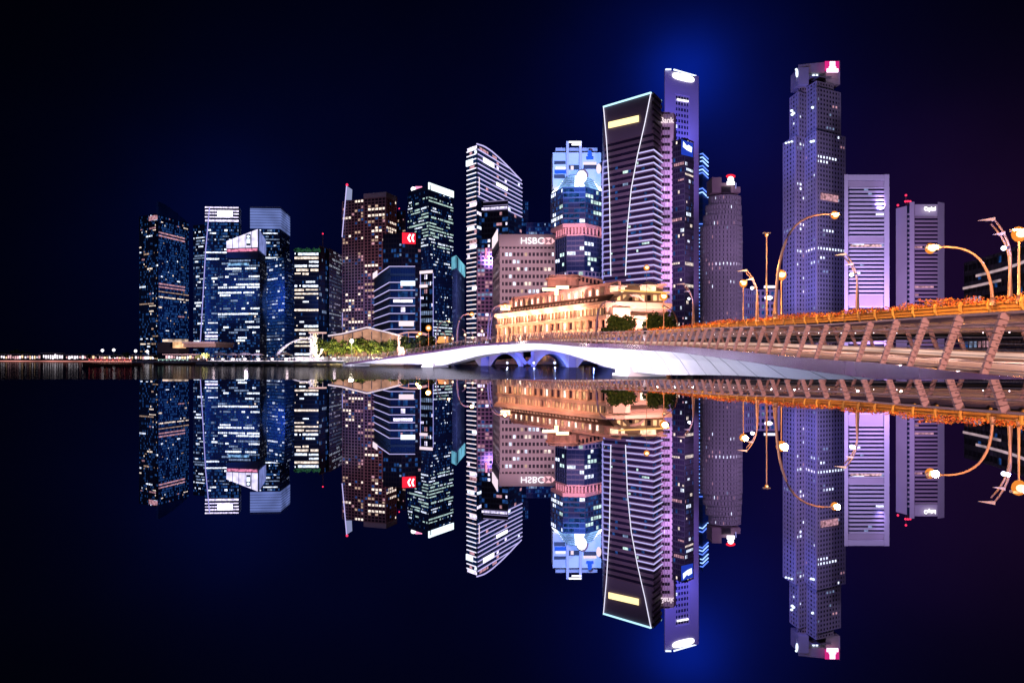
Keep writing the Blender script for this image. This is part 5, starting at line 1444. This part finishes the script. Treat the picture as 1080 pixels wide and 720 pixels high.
low_strip(139, 170, 374.2, 377, 560, 'lit arcade at the foot of the leftmost tower', WW, 12)
low_strip(171, 216, 373.6, 377.5, 480, 'lit arcade below the long low pavilion roof', WW, 16)
# long low pavilion with lit orange end
root = empty('low_pavilion', P3(200, 379, 500), 'long low flat roofed building with an orange lit corner', 'building')
D = 500
m = MB(); m.prism([(PX(186, D), D), (PX(231, D), D-6), (PX(231, D), D+26), (PX(186, D), D+30)], ZR(366, D), ZR(362.5, D)); m.build('wall', pbr('wall_taupe', (.3, .24, .24), .7), root)
m = MB(); m.prism([(PX(193, D), D-3), (PX(232, D), D-9), (PX(232, D), D+26), (PX(193, D), D+30)], ZR(362.4, D), ZR(360.5, D)); m.build('roof', W_LAV, root)
m = MB(); m.prism([(PX(185, D), D-4), (PX(194, D), D-4), (PX(194, D), D+3), (PX(185, D), D+3)], ZR(367, D), ZR(360.5, D)); m.build('lit_corner', emi('corner_orange', (1, .55, .28), 1.1, .5, .3), root)
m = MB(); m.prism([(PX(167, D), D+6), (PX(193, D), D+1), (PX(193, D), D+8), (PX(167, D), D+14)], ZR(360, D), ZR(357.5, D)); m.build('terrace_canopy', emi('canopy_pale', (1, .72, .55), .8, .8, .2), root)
m = MB(); m.prism([(PX(160, D), D+8), (PX(186, D), D+3), (PX(186, D), D+20), (PX(160, D), D+24)], GROUND, ZR(361, D)); m.build('podium', W_DARK, root)
spot((PX(214, 440), 430, 2), (PX(210, D), D, 8), 3, (1, .6, .6), 90)

# ------------------------------------------------------------------ waterfront platform with the lion statue
pr_ = empty('jetty', (PX(290, 222), 222, GROUND), 'long bright jetty deck on short piles with a lit balustrade', 'jetty')
pl = [(PX(219, 236), 236), (PX(250, 226), 226), (PX(320, 214), 214), (PX(362, 209.5), 209.5), (PX(366, 222), 222), (PX(300, 236), 236), (PX(235, 262), 262)]
m = MB(); m.prism(pl, -1.0, -.35); m.build('deck', pbr('deck_green_grey', (.16, .24, .24), .7, 0, .12, .4), jr if False else pr_)
m = MB()
edge = [Vector((*p, 0)) for p in pl[:4]]
for p in resample(edge, 6.0, 2.): m.tube([(p.x, p.y+1.2, WATER-1), (p.x, p.y+1.2, -1.0)], .45, 8)
m.build('piles', M_CONC, pr_)
m = MB(); m2 = MB()
for p in resample(edge, 1.05, .3): m.box((p.x, p.y+.4, .12), (.09, .09, .94)); 
for a_, b_ in zip(edge, edge[1:]):
    m.bar(a_+Vector((0, .4, .62)), b_+Vector((0, .4, .62)), .1, .08)
m.build('balustrade', M_WHITE, pr_)
m = MB()
for a_, b_ in zip(edge, edge[1:]): m.bar(a_+Vector((0, .2, -.22)), b_+Vector((0, .2, -.22)), .12, .16)
m.build('edge_light', emi('edge_white', (1, .84, .96), 1.5, .7, .5), pr_)
for k, p in enumerate(resample(edge, 5.5, 2.5)):
    m = MB(); m.ball((p.x, p.y+.8, .35), .34, 0, 8, 6, (1.6, 1, .9)); m.build('balustrade_lamp', emi('balustrade_lamp', (1, .86, .95), 3), pr_)
    if k % 3 == 0: point((p.x, p.y+1.5, 2.2), 160, (1, .75, .85), .4)
# steps / plaza wall
root = empty('plaza_wall', (PX(345, 216), 216, -.4), 'low white lit terrace wall under the lit trees', 'wall')
m = MB(); m.box((PX(352, 218), 218.6, .2), (22, .5, 1.5)); m.box((PX(402, 219), 220.6, .2), (15, .5, 1.2)); m.build('wall', M_WHITE, root)
# lion statue
def lion():
    D = 220.; bx = PX(330.5, D)
    root = empty('lion_fish_statue', (bx, D, GROUND), 'white floodlit statue with a lion head and fish body spouting water to the left', 'statue')
    z0 = GROUND
    m = MB(); n = 14
    for r, za, zb in ((1.9, 0, .5), (1.6, .5, 1.0)): m.prism([(bx+r*math.cos(2*math.pi*k/n), D+r*math.sin(2*math.pi*k/n)) for k in range(n)], z0+za, z0+zb)
    for k in range(9): a = 2*math.pi*k/9; m.ball((bx+1.5*math.cos(a), D+1.5*math.sin(a), z0+1.1), .5, 0, 8, 5, (1, 1, .7))
    m.build('wave_base', M_WHITE, root)
    J = [((0, 0, 1.0), 1.0, 1.0), ((.15, 0, 2.2), 1.12, 1.05), ((.1, 0, 3.6), 1.02, .95), ((-.05, 0, 4.8), .95, .9), ((-.25, 0, 6.0), 1.05, 1.0), ((-.45, 0, 6.9), .92, .85), ((-1.25, 0, 6.75), .55, .55), ((-1.75, 0, 6.65), .42, .45),
         ((1.2, 0, 1.5), .5, .35), ((2.0, 0, 2.1), .32, .25), ((2.2, 0, 3.1), .2, .3), ((2.6, 0, 3.8), .08, .5)]
    Ed = [(0, 1), (1, 2), (2, 3), (3, 4), (4, 5), (5, 6), (6, 7), (0, 8), (8, 9), (9, 10), (10, 11)]
    nm = skin_body('body', J, Ed, [M_WHITE], lambda c: 0)
    o = bpy.data.objects.new('body', nm); C.objects.link(o); o.parent = root
    m = MB(); rg = random.Random(2)
    for k in range(46):
        a = rg.uniform(-2.2, 2.2); z = rg.uniform(5.2, 7.9); rr = 1.05*(1-.25*abs(z-6.4)/1.5)
        x = bx-.25+rr*math.cos(a); y = D-rr*math.sin(a); m.ball((x, y, z0+z), .26, 0, 6, 4, (1, 1, 1.7))
    m.build('mane', M_WHITE, root)
    for s in (-1, 1): m = MB(); m.ball((bx-.6, D+s*.6, z0+7.7), .26, 0, 6, 5); m.build('ear', M_WHITE, root)
    m = MB()
    for s in (-1, 1): m.ball((bx-1.15, D+s*.42, z0+7.15), .11, 0, 6, 4)
    m.ball((bx-2.2, D, z0+6.95), .16, 0, 6, 4)
    m.build('eye_and_nose', M_BLK, root)
    m = MB()
    for r in range(7):
        for k in range(12):
            a = 2*math.pi*(k+.5*(r % 2))/12; z = 1.5+r*.55; R_ = 1.08-.02*r; m.ball((bx+.12+R_*math.cos(a), D+R_*math.sin(a), z0+z), .2, 0, 6, 4, (1, 1, 1.1))
    m.build('scales', M_WHITE, root)
    for dx, dy in ((-9, -7), (5, -9), (-2, -12)): spot((bx+dx, D+dy, 0.3), (bx, D, z0+4.5), 1.5, (1, .86, .95), 60, .7, .3)
    # jet
    m = MB(); p0 = Vector((bx-2.0, D, z0+6.5)); pts = []
    for k in range(16):
        t = k/15; pts.append(p0+Vector((-8.2*t, -2.*t, .9*t-6.3*t*t*.9)))
    m.tube(pts, [.14+.22*k/15 for k in range(16)], 8)
    for k in range(220):
        t = rnd.random(); q = p0+Vector((-8.2*t, -2*t, .9*t-5.7*t*t)); s = .12+.45*t
        m.ball((q.x+rnd.gauss(0, s*.5), q.y+rnd.gauss(0, s*.5), q.z+rnd.gauss(0, s*.6)), .06, 0, 4, 3)
    wj = bpy.data.materials.new('spray'); wj.use_nodes = True; b = wj.node_tree.nodes['Principled BSDF']; b.inputs['Base Color'].default_value = (.85, .85, .9, 1); b.inputs['Roughness'].default_value = .4
    tag(m.build('water_jet', wj), 'arching white jet of water falling left from the lion statue mouth', 'water jet')
    spot((bx-10, D-9, .3), (bx-5, D-1, 4.5), 2.5, (.9, .75, 1), 70, .7, .3)
lion()
# canopies
def canopy(px, r0, r1, D, w, lb, mat, name='parasol', grp='pale canopies on the jetty'):
    b0 = P3(px, r1, D); root = empty(name, (b0.x, D, GROUND), lb, 'canopy', grp); z = ZR(r0, D)
    m = MB(); m.tube([(b0.x, D, GROUND), (b0.x, D, z)], .06, 5); m.build('pole', M_WHITE, root)
    m = MB(); n = 10
    for k in range(n):
        a, c = 2*math.pi*k/n, 2*math.pi*(k+1)/n
        A = (b0.x+w*math.cos(a), D+w*.6*math.sin(a), z-.55); B = (b0.x+w*math.cos(c), D+w*.6*math.sin(c), z-.55)
        m.poly([A, B, (b0.x, D, z+.25)]); m.poly([B, A, (A[0], A[1], A[2]-.12), (B[0], B[1], B[2]-.12)])
    m.build('canopy_top', mat, root)
for k, (px, w, lb) in enumerate(((232, 2.8, 'pale canopy at the left end of the jetty'), (245, 2.5, 'second pale canopy from the left end of the jetty'), (258, 2.6, 'pale canopy before the foot of the slanted lantern tower'), (272, 2.2, 'small pale canopy in the middle of the jetty'), (300, 2.6, 'pale canopy where the water jet falls'))):
    canopy(px, 371.8+.5*(k % 2), 378, 232, w, lb, pbr('canopy_cloth', (.62, .55, .66), .7))
point((PX(262, 228), 226, 2.6), 900, (.9, .75, 1), .5)
# flat canopy behind the statue
root = empty('round_canopy', P3(333, 378, 236), 'flat round lit canopy on thin posts behind the lion statue head', 'canopy')
m = MB(); D = 236; cx = PX(335, D)
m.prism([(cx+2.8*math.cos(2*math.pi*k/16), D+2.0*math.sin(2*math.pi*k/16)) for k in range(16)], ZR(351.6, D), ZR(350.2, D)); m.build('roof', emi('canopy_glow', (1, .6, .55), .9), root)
m = MB()
for dx in (-1.6, 1.6): m.tube([(cx+dx, D, GROUND), (cx+dx, D, ZR(351.6, D))], .12, 6)
m.build('post', M_WHITE, root)
# gabled glass pavilion
def gabled():
    D = 240.; root = empty('gabled_pavilion', P3(388, 380, D), 'glass pavilion with a wide gabled roof edged by a white light line', 'pavilion')
    top = [(346, 353.5), (360, 351.5), (387, 344.6), (420, 352.5), (425, 355)]
    P = [P3(a, b, D) for a, b in top]
    m = MB()
    for a, b in zip(P, P[1:]):
        th = Vector((0, 0, -.5)); bk = Vector((0, 16, 0))
        m.quad(a, b, b+bk, a+bk); m.quad(a+th, a+th+bk, b+th+bk, b+th); m.quad(a+th, b+th, b, a)
    m.build('roof', M_WHITE, root)
    m = MB()
    for a, b in zip(P, P[1:]): m.bar(a+Vector((0, -.15, -.1)), b+Vector((0, -.15, -.1)), .22, .26)
    m.build('roof_edge_light', LED_P, root)
    m = MB()
    f = [P3(350, 379, D+3)] + [P3(420, 379, D+3), P3(420, 353.8, D+3), P3(387, 346.4, D+3), P3(360, 353, D+3), P3(350, 354, D+3)]
    m.poly(f); m.build('glass_wall', emi('pavilion_inside', (1, .50, .33), .5, .3, .5), root)
    m = MB()
    for k, px in enumerate((352, 362, 372, 382, 392, 402, 412)):
        q = P3(px, 354 if px < 362 or px > 410 else 349.5, D+2.7); m.box((q.x, D+2.7, (q.z+GROUND)/2), (.25, .3, q.z-GROUND))
    m.build('mullion', W_METAL, root)
    m = MB(); a = P3(420.5, 353, D); m.prism([(PX(419.5, D), D), (PX(427, D), D), (PX(427, D), D+3), (PX(419.5, D), D+3)], GROUND, ZR(355, D)); m.build('end_column', M_CREAM, root)
    spot(P3(423, 379, D-9), P3(423, 365, D), 18, (1, .62, .6), 50, .7, .3)
    # low terrace with a curved pink canopy at its right
    r2 = empty('curved_canopy', P3(434, 380, 252), 'pink lit curved canopy right of the gabled pavilion', 'canopy')
    m = MB(); pts = [P3(px, 349.5+3.2*((px-434)/16)**2, 252) for px in range(418, 452, 4)]
    for a, b in zip(pts, pts[1:]): m.quad(a, b, b+Vector((0, 7, .3)), a+Vector((0, 7, .3))); m.quad(a+Vector((0, 0, -.5)), b+Vector((0, 0, -.5)), b, a)
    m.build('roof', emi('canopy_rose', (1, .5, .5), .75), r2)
    m = MB()
    for p in pts[::3]: m.tube([(p.x, p.y+2, GROUND), (p.x, p.y+2, p.z)], .18, 6)
    m.build('post', M_CREAM, r2)
gabled()
lamp_park = empty('park_lamp', P3(371, 378, 214), 'glaring white park lamp among the lit trees', 'street lamp')
m = MB(); m.tube([P3(371, 379, 216), P3(371, 360.5, 216)], .09, 6); m.build('mast', W_METAL, lamp_park)
m = MB(); m.ball(P3(371, 359.5, 216), .62); m.build('bulb', emi('bulb_park', (1, .9, .82), 3), lamp_park)
point(P3(371, 359.5, 216)+Vector((0, -1.2, 0)), 1600, (1, .85, .7), .6)
flag = empty('light_mast', P3(361.5, 378, 244), 'slim white lit mast left of the gabled roof ridge', 'mast')
m = MB(); m.tube([P3(361.5, 379, 244), P3(361.5, 329, 244)], .16, 6); m.build('pole', M_WHITE, flag); m = MB(); m.bar(P3(361, 344, 243.6), P3(361, 330, 243.6), .16, .16); m.build('light_strip', LED_VD, flag)
for px in (345, 358, 368, 380, 392, 404, 432, 447): 
    point(P3(px, 377.5, 219), 3600 if px < 420 else 800, (1, .72, .25), .06)
# uplights in the park (small visible fittings)
for k, px in enumerate((340, 349, 357, 366, 378, 389, 398, 408, 416)):
    root = empty('uplight', P3(px, 378.5, 215+.2*k), 'small warm ground light number in the park row', 'ground light', 'warm ground lights along the park edge')
    root['label'] = 'small warm ground light along the park edge below the lit trees'
    m = MB(); q = P3(px, 376.6, 215); m.ball(q, .22); m.build('lens', emi('bulb_park2', (1, .8, .6), 2), root)
    m = MB(); m.tube([(q.x, q.y+.1, GROUND), (q.x, q.y+.1, q.z-.15)], .07, 5); m.build('stake', M_BLK, root)

# people on the jetty and in the park
pp = []
prg = random.Random(15)
xs = [222, 226, 229, 236, 240, 248, 252, 255, 263, 267, 276, 281, 285, 288, 294, 306, 311, 315, 319, 337, 341, 347, 351, 356, 360, 364, 381, 386, 395, 402, 411, 417, 424, 430]
for k, px in enumerate(xs):
    D = (228 if px < 250 else (221 if px < 325 else 216))+prg.uniform(-1, 3)
    o = bpy.data.objects.new('person', hm[k % 4]); C.objects.link(o); o.location = (PX(px, D), D, -.35 if px < 366 else GROUND); o.rotation_euler = (0, 0, prg.uniform(0, 6.28)); s = prg.uniform(.93, 1.06); o.scale = (s, s, s)
    o['category'] = 'person'; o['group'] = 'people on the jetty' if px < 325 else 'people by the lit trees'
    look_ = ['white top and blue trousers', 'red top and black trousers', 'beige top and blue trousers', 'green top and beige trousers'][k % 4]
    near_ = ('at the left end of the jetty' if px < 234 else 'on the jetty among the pale canopies' if px < 275 else 'on the jetty left of the water jet' if px < 302 else 'on the jetty just left of the lion statue' if px < 325 else 'just right of the lion statue' if px < 353 else 'below the left lit trees' if px < 370 else 'below the middle lit trees' if px < 400 else 'below the right lit trees and pavilion column')
    o['label'] = 'tiny distant figure strolling on the jetty left of the lion statue' if px < 325 else 'tiny distant figure strolling by the lit trees right of the lion statue'

# ------------------------------------------------------------------ vehicles on the road bridge
def vehicle(px, row, D, L, H_, lb, body, name='van', rz=0.):
    c = P3(px, row, D); root = empty(name, c, lb, 'van' if name == 'van' else 'bus'); z = c.z
    ca = rz
    m = MB(); hw = .95 if name == 'van' else 1.25
    prof = [(-L/2, .35), (L/2-.1, .35), (L/2, .9), (L/2-.25, 1.15), (L/2-.95, H_-.1), (L/2-1.3, H_), (-L/2+.15, H_), (-L/2, H_-.2)]
    n = len(prof)
    a_ = [(x, -hw, zz) for x, zz in prof]; b_ = [(x, hw, zz) for x, zz in prof]
    def T(v): return (c.x+v[0]*math.cos(ca)-v[1]*math.sin(ca), c.y+v[0]*math.sin(ca)+v[1]*math.cos(ca), z+v[2])
    m.poly([T(v) for v in a_]); m.poly([T(v) for v in b_][::-1])
    for k in range(n): m.quad(T(a_[(k+1) % n]), T(a_[k]), T(b_[k]), T(b_[(k+1) % n]))
    m.build('body', body, root)
    for k in range(3 if name == 'van' else 6):
        m = MB(); x0 = -L/2+.3+k*(L-1.3)/(3 if name == 'van' else 6); w = (L-1.3)/(3 if name == 'van' else 6)-.12
        m.quad(T((x0, -hw-.02, H_*.55)), T((x0+w, -hw-.02, H_*.55)), T((x0+w, -hw-.02, H_-.25)), T((x0, -hw-.02, H_-.25))); m.build('window', emi('van_window', (1, .7, .4), .7), root)
    for x in (-L/2+.9, L/2-1.0):
        m = MB(); p = Vector(T((x, -hw-.04, .38))); p2 = Vector(T((x, -hw+.2, .38))); m.tube([p, p2], .38, 10); m.build('wheel', M_BLK, root)
    m = MB(); m.ball(T((L/2, -hw+.3, .75)), .14); m.build('headlight', BULB_S, root)
vehicle(469, 362.7, 246, 5.4, 2.4, 'yellow-white van on the far end of the road bridge', pbr('van_paint', (.75, .6, .3), .35), 'van', R(140))
vehicle(424, 372, 266, 4.6, 1.9, 'small pale car-sized van behind the right end column of the gabled pavilion', pbr('van_paint2', (.6, .6, .62), .35), 'van', R(150)) if False else None

# ------------------------------------------------------------------ boats
def boat(px0, px1, D, lb, col, roofc, name='river_boat'):
    x0, x1 = PX(px0, D), PX(px1, D); L = x1-x0; cx = (x0+x1)/2
    root = empty(name, (cx, D, WATER), lb, 'boat', 'tour boats on the bay')
    m = MB(); N = 12; secs = []
    for k in range(N+1):
        t = k/N; x = x0+L*t; w = 1.6*math.sin(math.pi*min(1, max(0, t*.9+.06)))**.5; zt = WATER+.55+.35*(2*t-1)**2
        secs.append([(x, D-w, zt), (x, D-w*.7, WATER-.1), (x, D+w*.7, WATER-.1), (x, D+w, zt)])
    for k in range(N):
        for j in range(3): m.quad(secs[k][j], secs[k][j+1], secs[k+1][j+1], secs[k+1][j])
        m.quad(secs[k][3], secs[k][0], secs[k+1][0], secs[k+1][3])
    m.poly(secs[0]); m.poly(secs[-1][::-1]); m.build('hull', pbr('hull_dark', (.10, .04, .03), .5), root)
    m = MB(); m.box((cx, D, WATER+1.95), (L*.74, 2.9, .14)); m.build('roof', pbr('boat_roof', (.25, .08, .06), .6), root)
    m = MB()
    for k in range(7):
        x = cx-L*.36+L*.72*k/6
        for s in (-1, 1): m.tube([(x, D+s*1.3, WATER+.6), (x, D+s*1.3, WATER+1.9)], .05, 5)
    m.build('roof_posts', M_WHITE, root)
    m = MB(); m.bar((cx-L*.37, D-1.5, WATER+1.82), (cx+L*.37, D-1.5, WATER+1.82), .10, .12); m.build('light_string', emi('boat_light_'+roofc, col, .8), root)
    for k in range(8):
        m = MB(); x = cx-L*.35+L*.7*k/7; m.ball((x, D-1.55, WATER+1.6), .13, 0, 6, 5); m.build('lantern', emi('boat_lantern_'+roofc, col, 1.6), root)
    return root
boat(88, 150, 215, 'tour boat with a string of red lanterns on the dark bay', (1, .12, .12), 'red')
boat(163, 206, 260, 'tour boat with pale turquoise lights approaching the jetty', (.6, 1, .9), 'cyan')

# ------------------------------------------------------------------ lighting of the bridges
gp = resample(jz, 9.0, 14.0)
for k, c in enumerate(gp):
    t = (gp[min(k+1, len(gp)-1)]-gp[max(k-1, 0)]); t.z = 0; t.normalize(); rt = Vector((t.y, -t.x, 0)); y = c.y
    s_ = c-rt*9.; s_.z = WATER+.1
    spot(s_, c+rt*1.0+Vector((0, 0, -.9)), 8.0 if y > 58 else (1.9 if y < 34 else 4.2), (.80, .76, 1) if y > 40 else (.62, .64, 1), 125, .9, .4)  # added lamps floating on the water, stand in for pier floodlights
for i in range(6, nJ-20, 16):
    t = tang(jz, i); rt = Vector((t.y, -t.x, 0)); p = jz[i]+rt*3.2
spot((-10, -40, 16), (11, 45, .5), 2.6, (1, .55, .52), 60, .8, .5)  # unseen pink spot behind the camera, added to brighten the rail posts
spot((-22, 20, 9), (6, 100, 2), .8, (1, .55, .45), 60, .8, .5)  # second added warm spot, out of view to the left
# lights under the handrail wash the deck
for c, t in [(p, None) for p in resample(jz, 4.5, 3.0)[:18]]:
    i = min(range(nJ), key=lambda k: (jz[k]-c).length); tt = tang(jz, i); rt = Vector((tt.y, -tt.x, 0))
    q = c+rt*(WD-.75)+Vector((0, 0, 1.0)); spot(q, c+rt*2.2, 2.2, (1, .62, .52), 150, .8, .03, 'handrail_light')
# added warm spots without fittings, imitate street light over both bridges
for y, w in ((14, 240), (24, 300), (36, 380), (50, 500), (66, 700), (84, 900), (104, 1200), (126, 1500), (146, 1700), (166, 1700)):
    i = min(range(nJ), key=lambda k: abs(jz[k].y-y)); t = tang(jz, i); rt = Vector((t.y, -t.x, 0)); p = jz[i]+rt*(WD+.2)
i = 0
for k, (y, pw) in enumerate(((20, 1500), (36, 2400), (52, 2700), (68, 3000), (86, 3400), (104, 3800), (124, 4200), (146, 4600), (168, 4600), (190, 4000), (212, 3000), (236, 2500))):
    i = min(range(nE), key=lambda j: abs(ez[j].y-y)); t = tang(ez, i); rt = Vector((t.y, -t.x, 0)); p = ez[i]-rt*5.0
    l = spot(p+Vector((0, 0, 7.5)), ez[i]+rt*.0+Vector((0, 0, -.6)), 8., (1, .46, .12), 120, .7, .4)

# ------------------------------------------------------------------ sky, fill sun, camera
w = bpy.data.worlds.new('World'); scene.world = w; w.use_nodes = True; nt = w.node_tree; nt.nodes.clear()
out = nt.nodes.new('ShaderNodeOutputWorld'); bg = nt.nodes.new('ShaderNodeBackground'); nt.links.new(bg.outputs[0], out.inputs[0]); bg.inputs[1].default_value = 1
tc = nt.nodes.new('ShaderNodeTexCoord'); nrm = nt.nodes.new('ShaderNodeVectorMath'); nrm.operation = 'NORMALIZE'; nt.links.new(tc.outputs['Generated'], nrm.inputs[0])
def lobe(px, row, sharp, col, s):
    d = Vector(((px-540)/F, 1, (HZ-row)/F)).normalized()
    dp = nt.nodes.new('ShaderNodeVectorMath'); dp.operation = 'DOT_PRODUCT'; dp.inputs[1].default_value = d; nt.links.new(nrm.outputs[0], dp.inputs[0])
    cl = nt.nodes.new('ShaderNodeMath'); cl.operation = 'MAXIMUM'; cl.inputs[1].default_value = 0; nt.links.new(dp.outputs['Value'], cl.inputs[0])
    pw = nt.nodes.new('ShaderNodeMath'); pw.operation = 'POWER'; pw.inputs[1].default_value = sharp; nt.links.new(cl.outputs[0], pw.inputs[0])
    sc = nt.nodes.new('ShaderNodeVectorMath'); sc.operation = 'SCALE'; sc.inputs[0].default_value = [c*s for c in col]; nt.links.new(pw.outputs[0], sc.inputs['Scale'])
    return sc.outputs[0]
# glow of city and tower sign painted into the sky: blue over the centre, violet to the right, darkest at the far left
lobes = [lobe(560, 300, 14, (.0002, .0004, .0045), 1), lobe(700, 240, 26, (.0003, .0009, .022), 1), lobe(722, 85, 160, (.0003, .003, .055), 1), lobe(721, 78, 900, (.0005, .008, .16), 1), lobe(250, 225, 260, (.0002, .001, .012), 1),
         lobe(900, 340, 40, (.0028, .0006, .009), 1), lobe(1060, 300, 60, (.007, .0018, .008), 1), lobe(280, 300, 40, (.0002, .001, .014), 1)]
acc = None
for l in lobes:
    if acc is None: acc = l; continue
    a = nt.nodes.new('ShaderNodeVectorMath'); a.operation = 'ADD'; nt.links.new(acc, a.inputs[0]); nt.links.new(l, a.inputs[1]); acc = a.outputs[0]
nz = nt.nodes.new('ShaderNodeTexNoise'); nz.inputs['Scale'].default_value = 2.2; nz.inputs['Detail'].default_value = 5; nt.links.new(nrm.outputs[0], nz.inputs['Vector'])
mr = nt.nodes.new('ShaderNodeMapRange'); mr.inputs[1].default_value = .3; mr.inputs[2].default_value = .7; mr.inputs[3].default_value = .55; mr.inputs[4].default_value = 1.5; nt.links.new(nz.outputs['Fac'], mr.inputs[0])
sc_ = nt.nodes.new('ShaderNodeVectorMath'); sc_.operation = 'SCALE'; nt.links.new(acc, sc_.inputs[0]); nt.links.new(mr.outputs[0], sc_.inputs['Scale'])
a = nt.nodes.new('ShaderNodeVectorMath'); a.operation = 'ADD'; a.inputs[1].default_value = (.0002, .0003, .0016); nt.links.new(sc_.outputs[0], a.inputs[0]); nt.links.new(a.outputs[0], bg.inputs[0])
sl = bpy.data.lights.new('city_fill', 'SUN'); sl.energy = .22; sl.color = (.45, .45, 1); sl.angle = R(25)  # added fill sun, gives the facades a dim blue base
so = bpy.data.objects.new('city_fill', sl); C.objects.link(so); so.rotation_euler = (R(62), 0, R(-25)); so.location = (0, -50, 80)

cam = bpy.data.cameras.new('camera'); co = bpy.data.objects.new('camera', cam); C.objects.link(co)
cam.lens = 36*F/1080; cam.sensor_width = 36; co.location = (0, 0, 0); co.rotation_euler = (R(90), 0, 0)
cam.shift_y = (HZ-360)/1080; cam.clip_start = .02; cam.clip_end = 30000
scene.camera = co
scene.view_settings.view_transform = 'Standard'; scene.view_settings.look = 'None'; scene.view_settings.gamma = 1; scene.view_settings.exposure = 0
scene.view_settings.use_curve_mapping = False
scene.cycles.use_denoising = True
scene.cycles.max_bounces = 5; scene.cycles.diffuse_bounces = 2; scene.cycles.glossy_bounces = 4
scene.cycles.sample_clamp_indirect = 4
scene.cycles.caustics_reflective = False
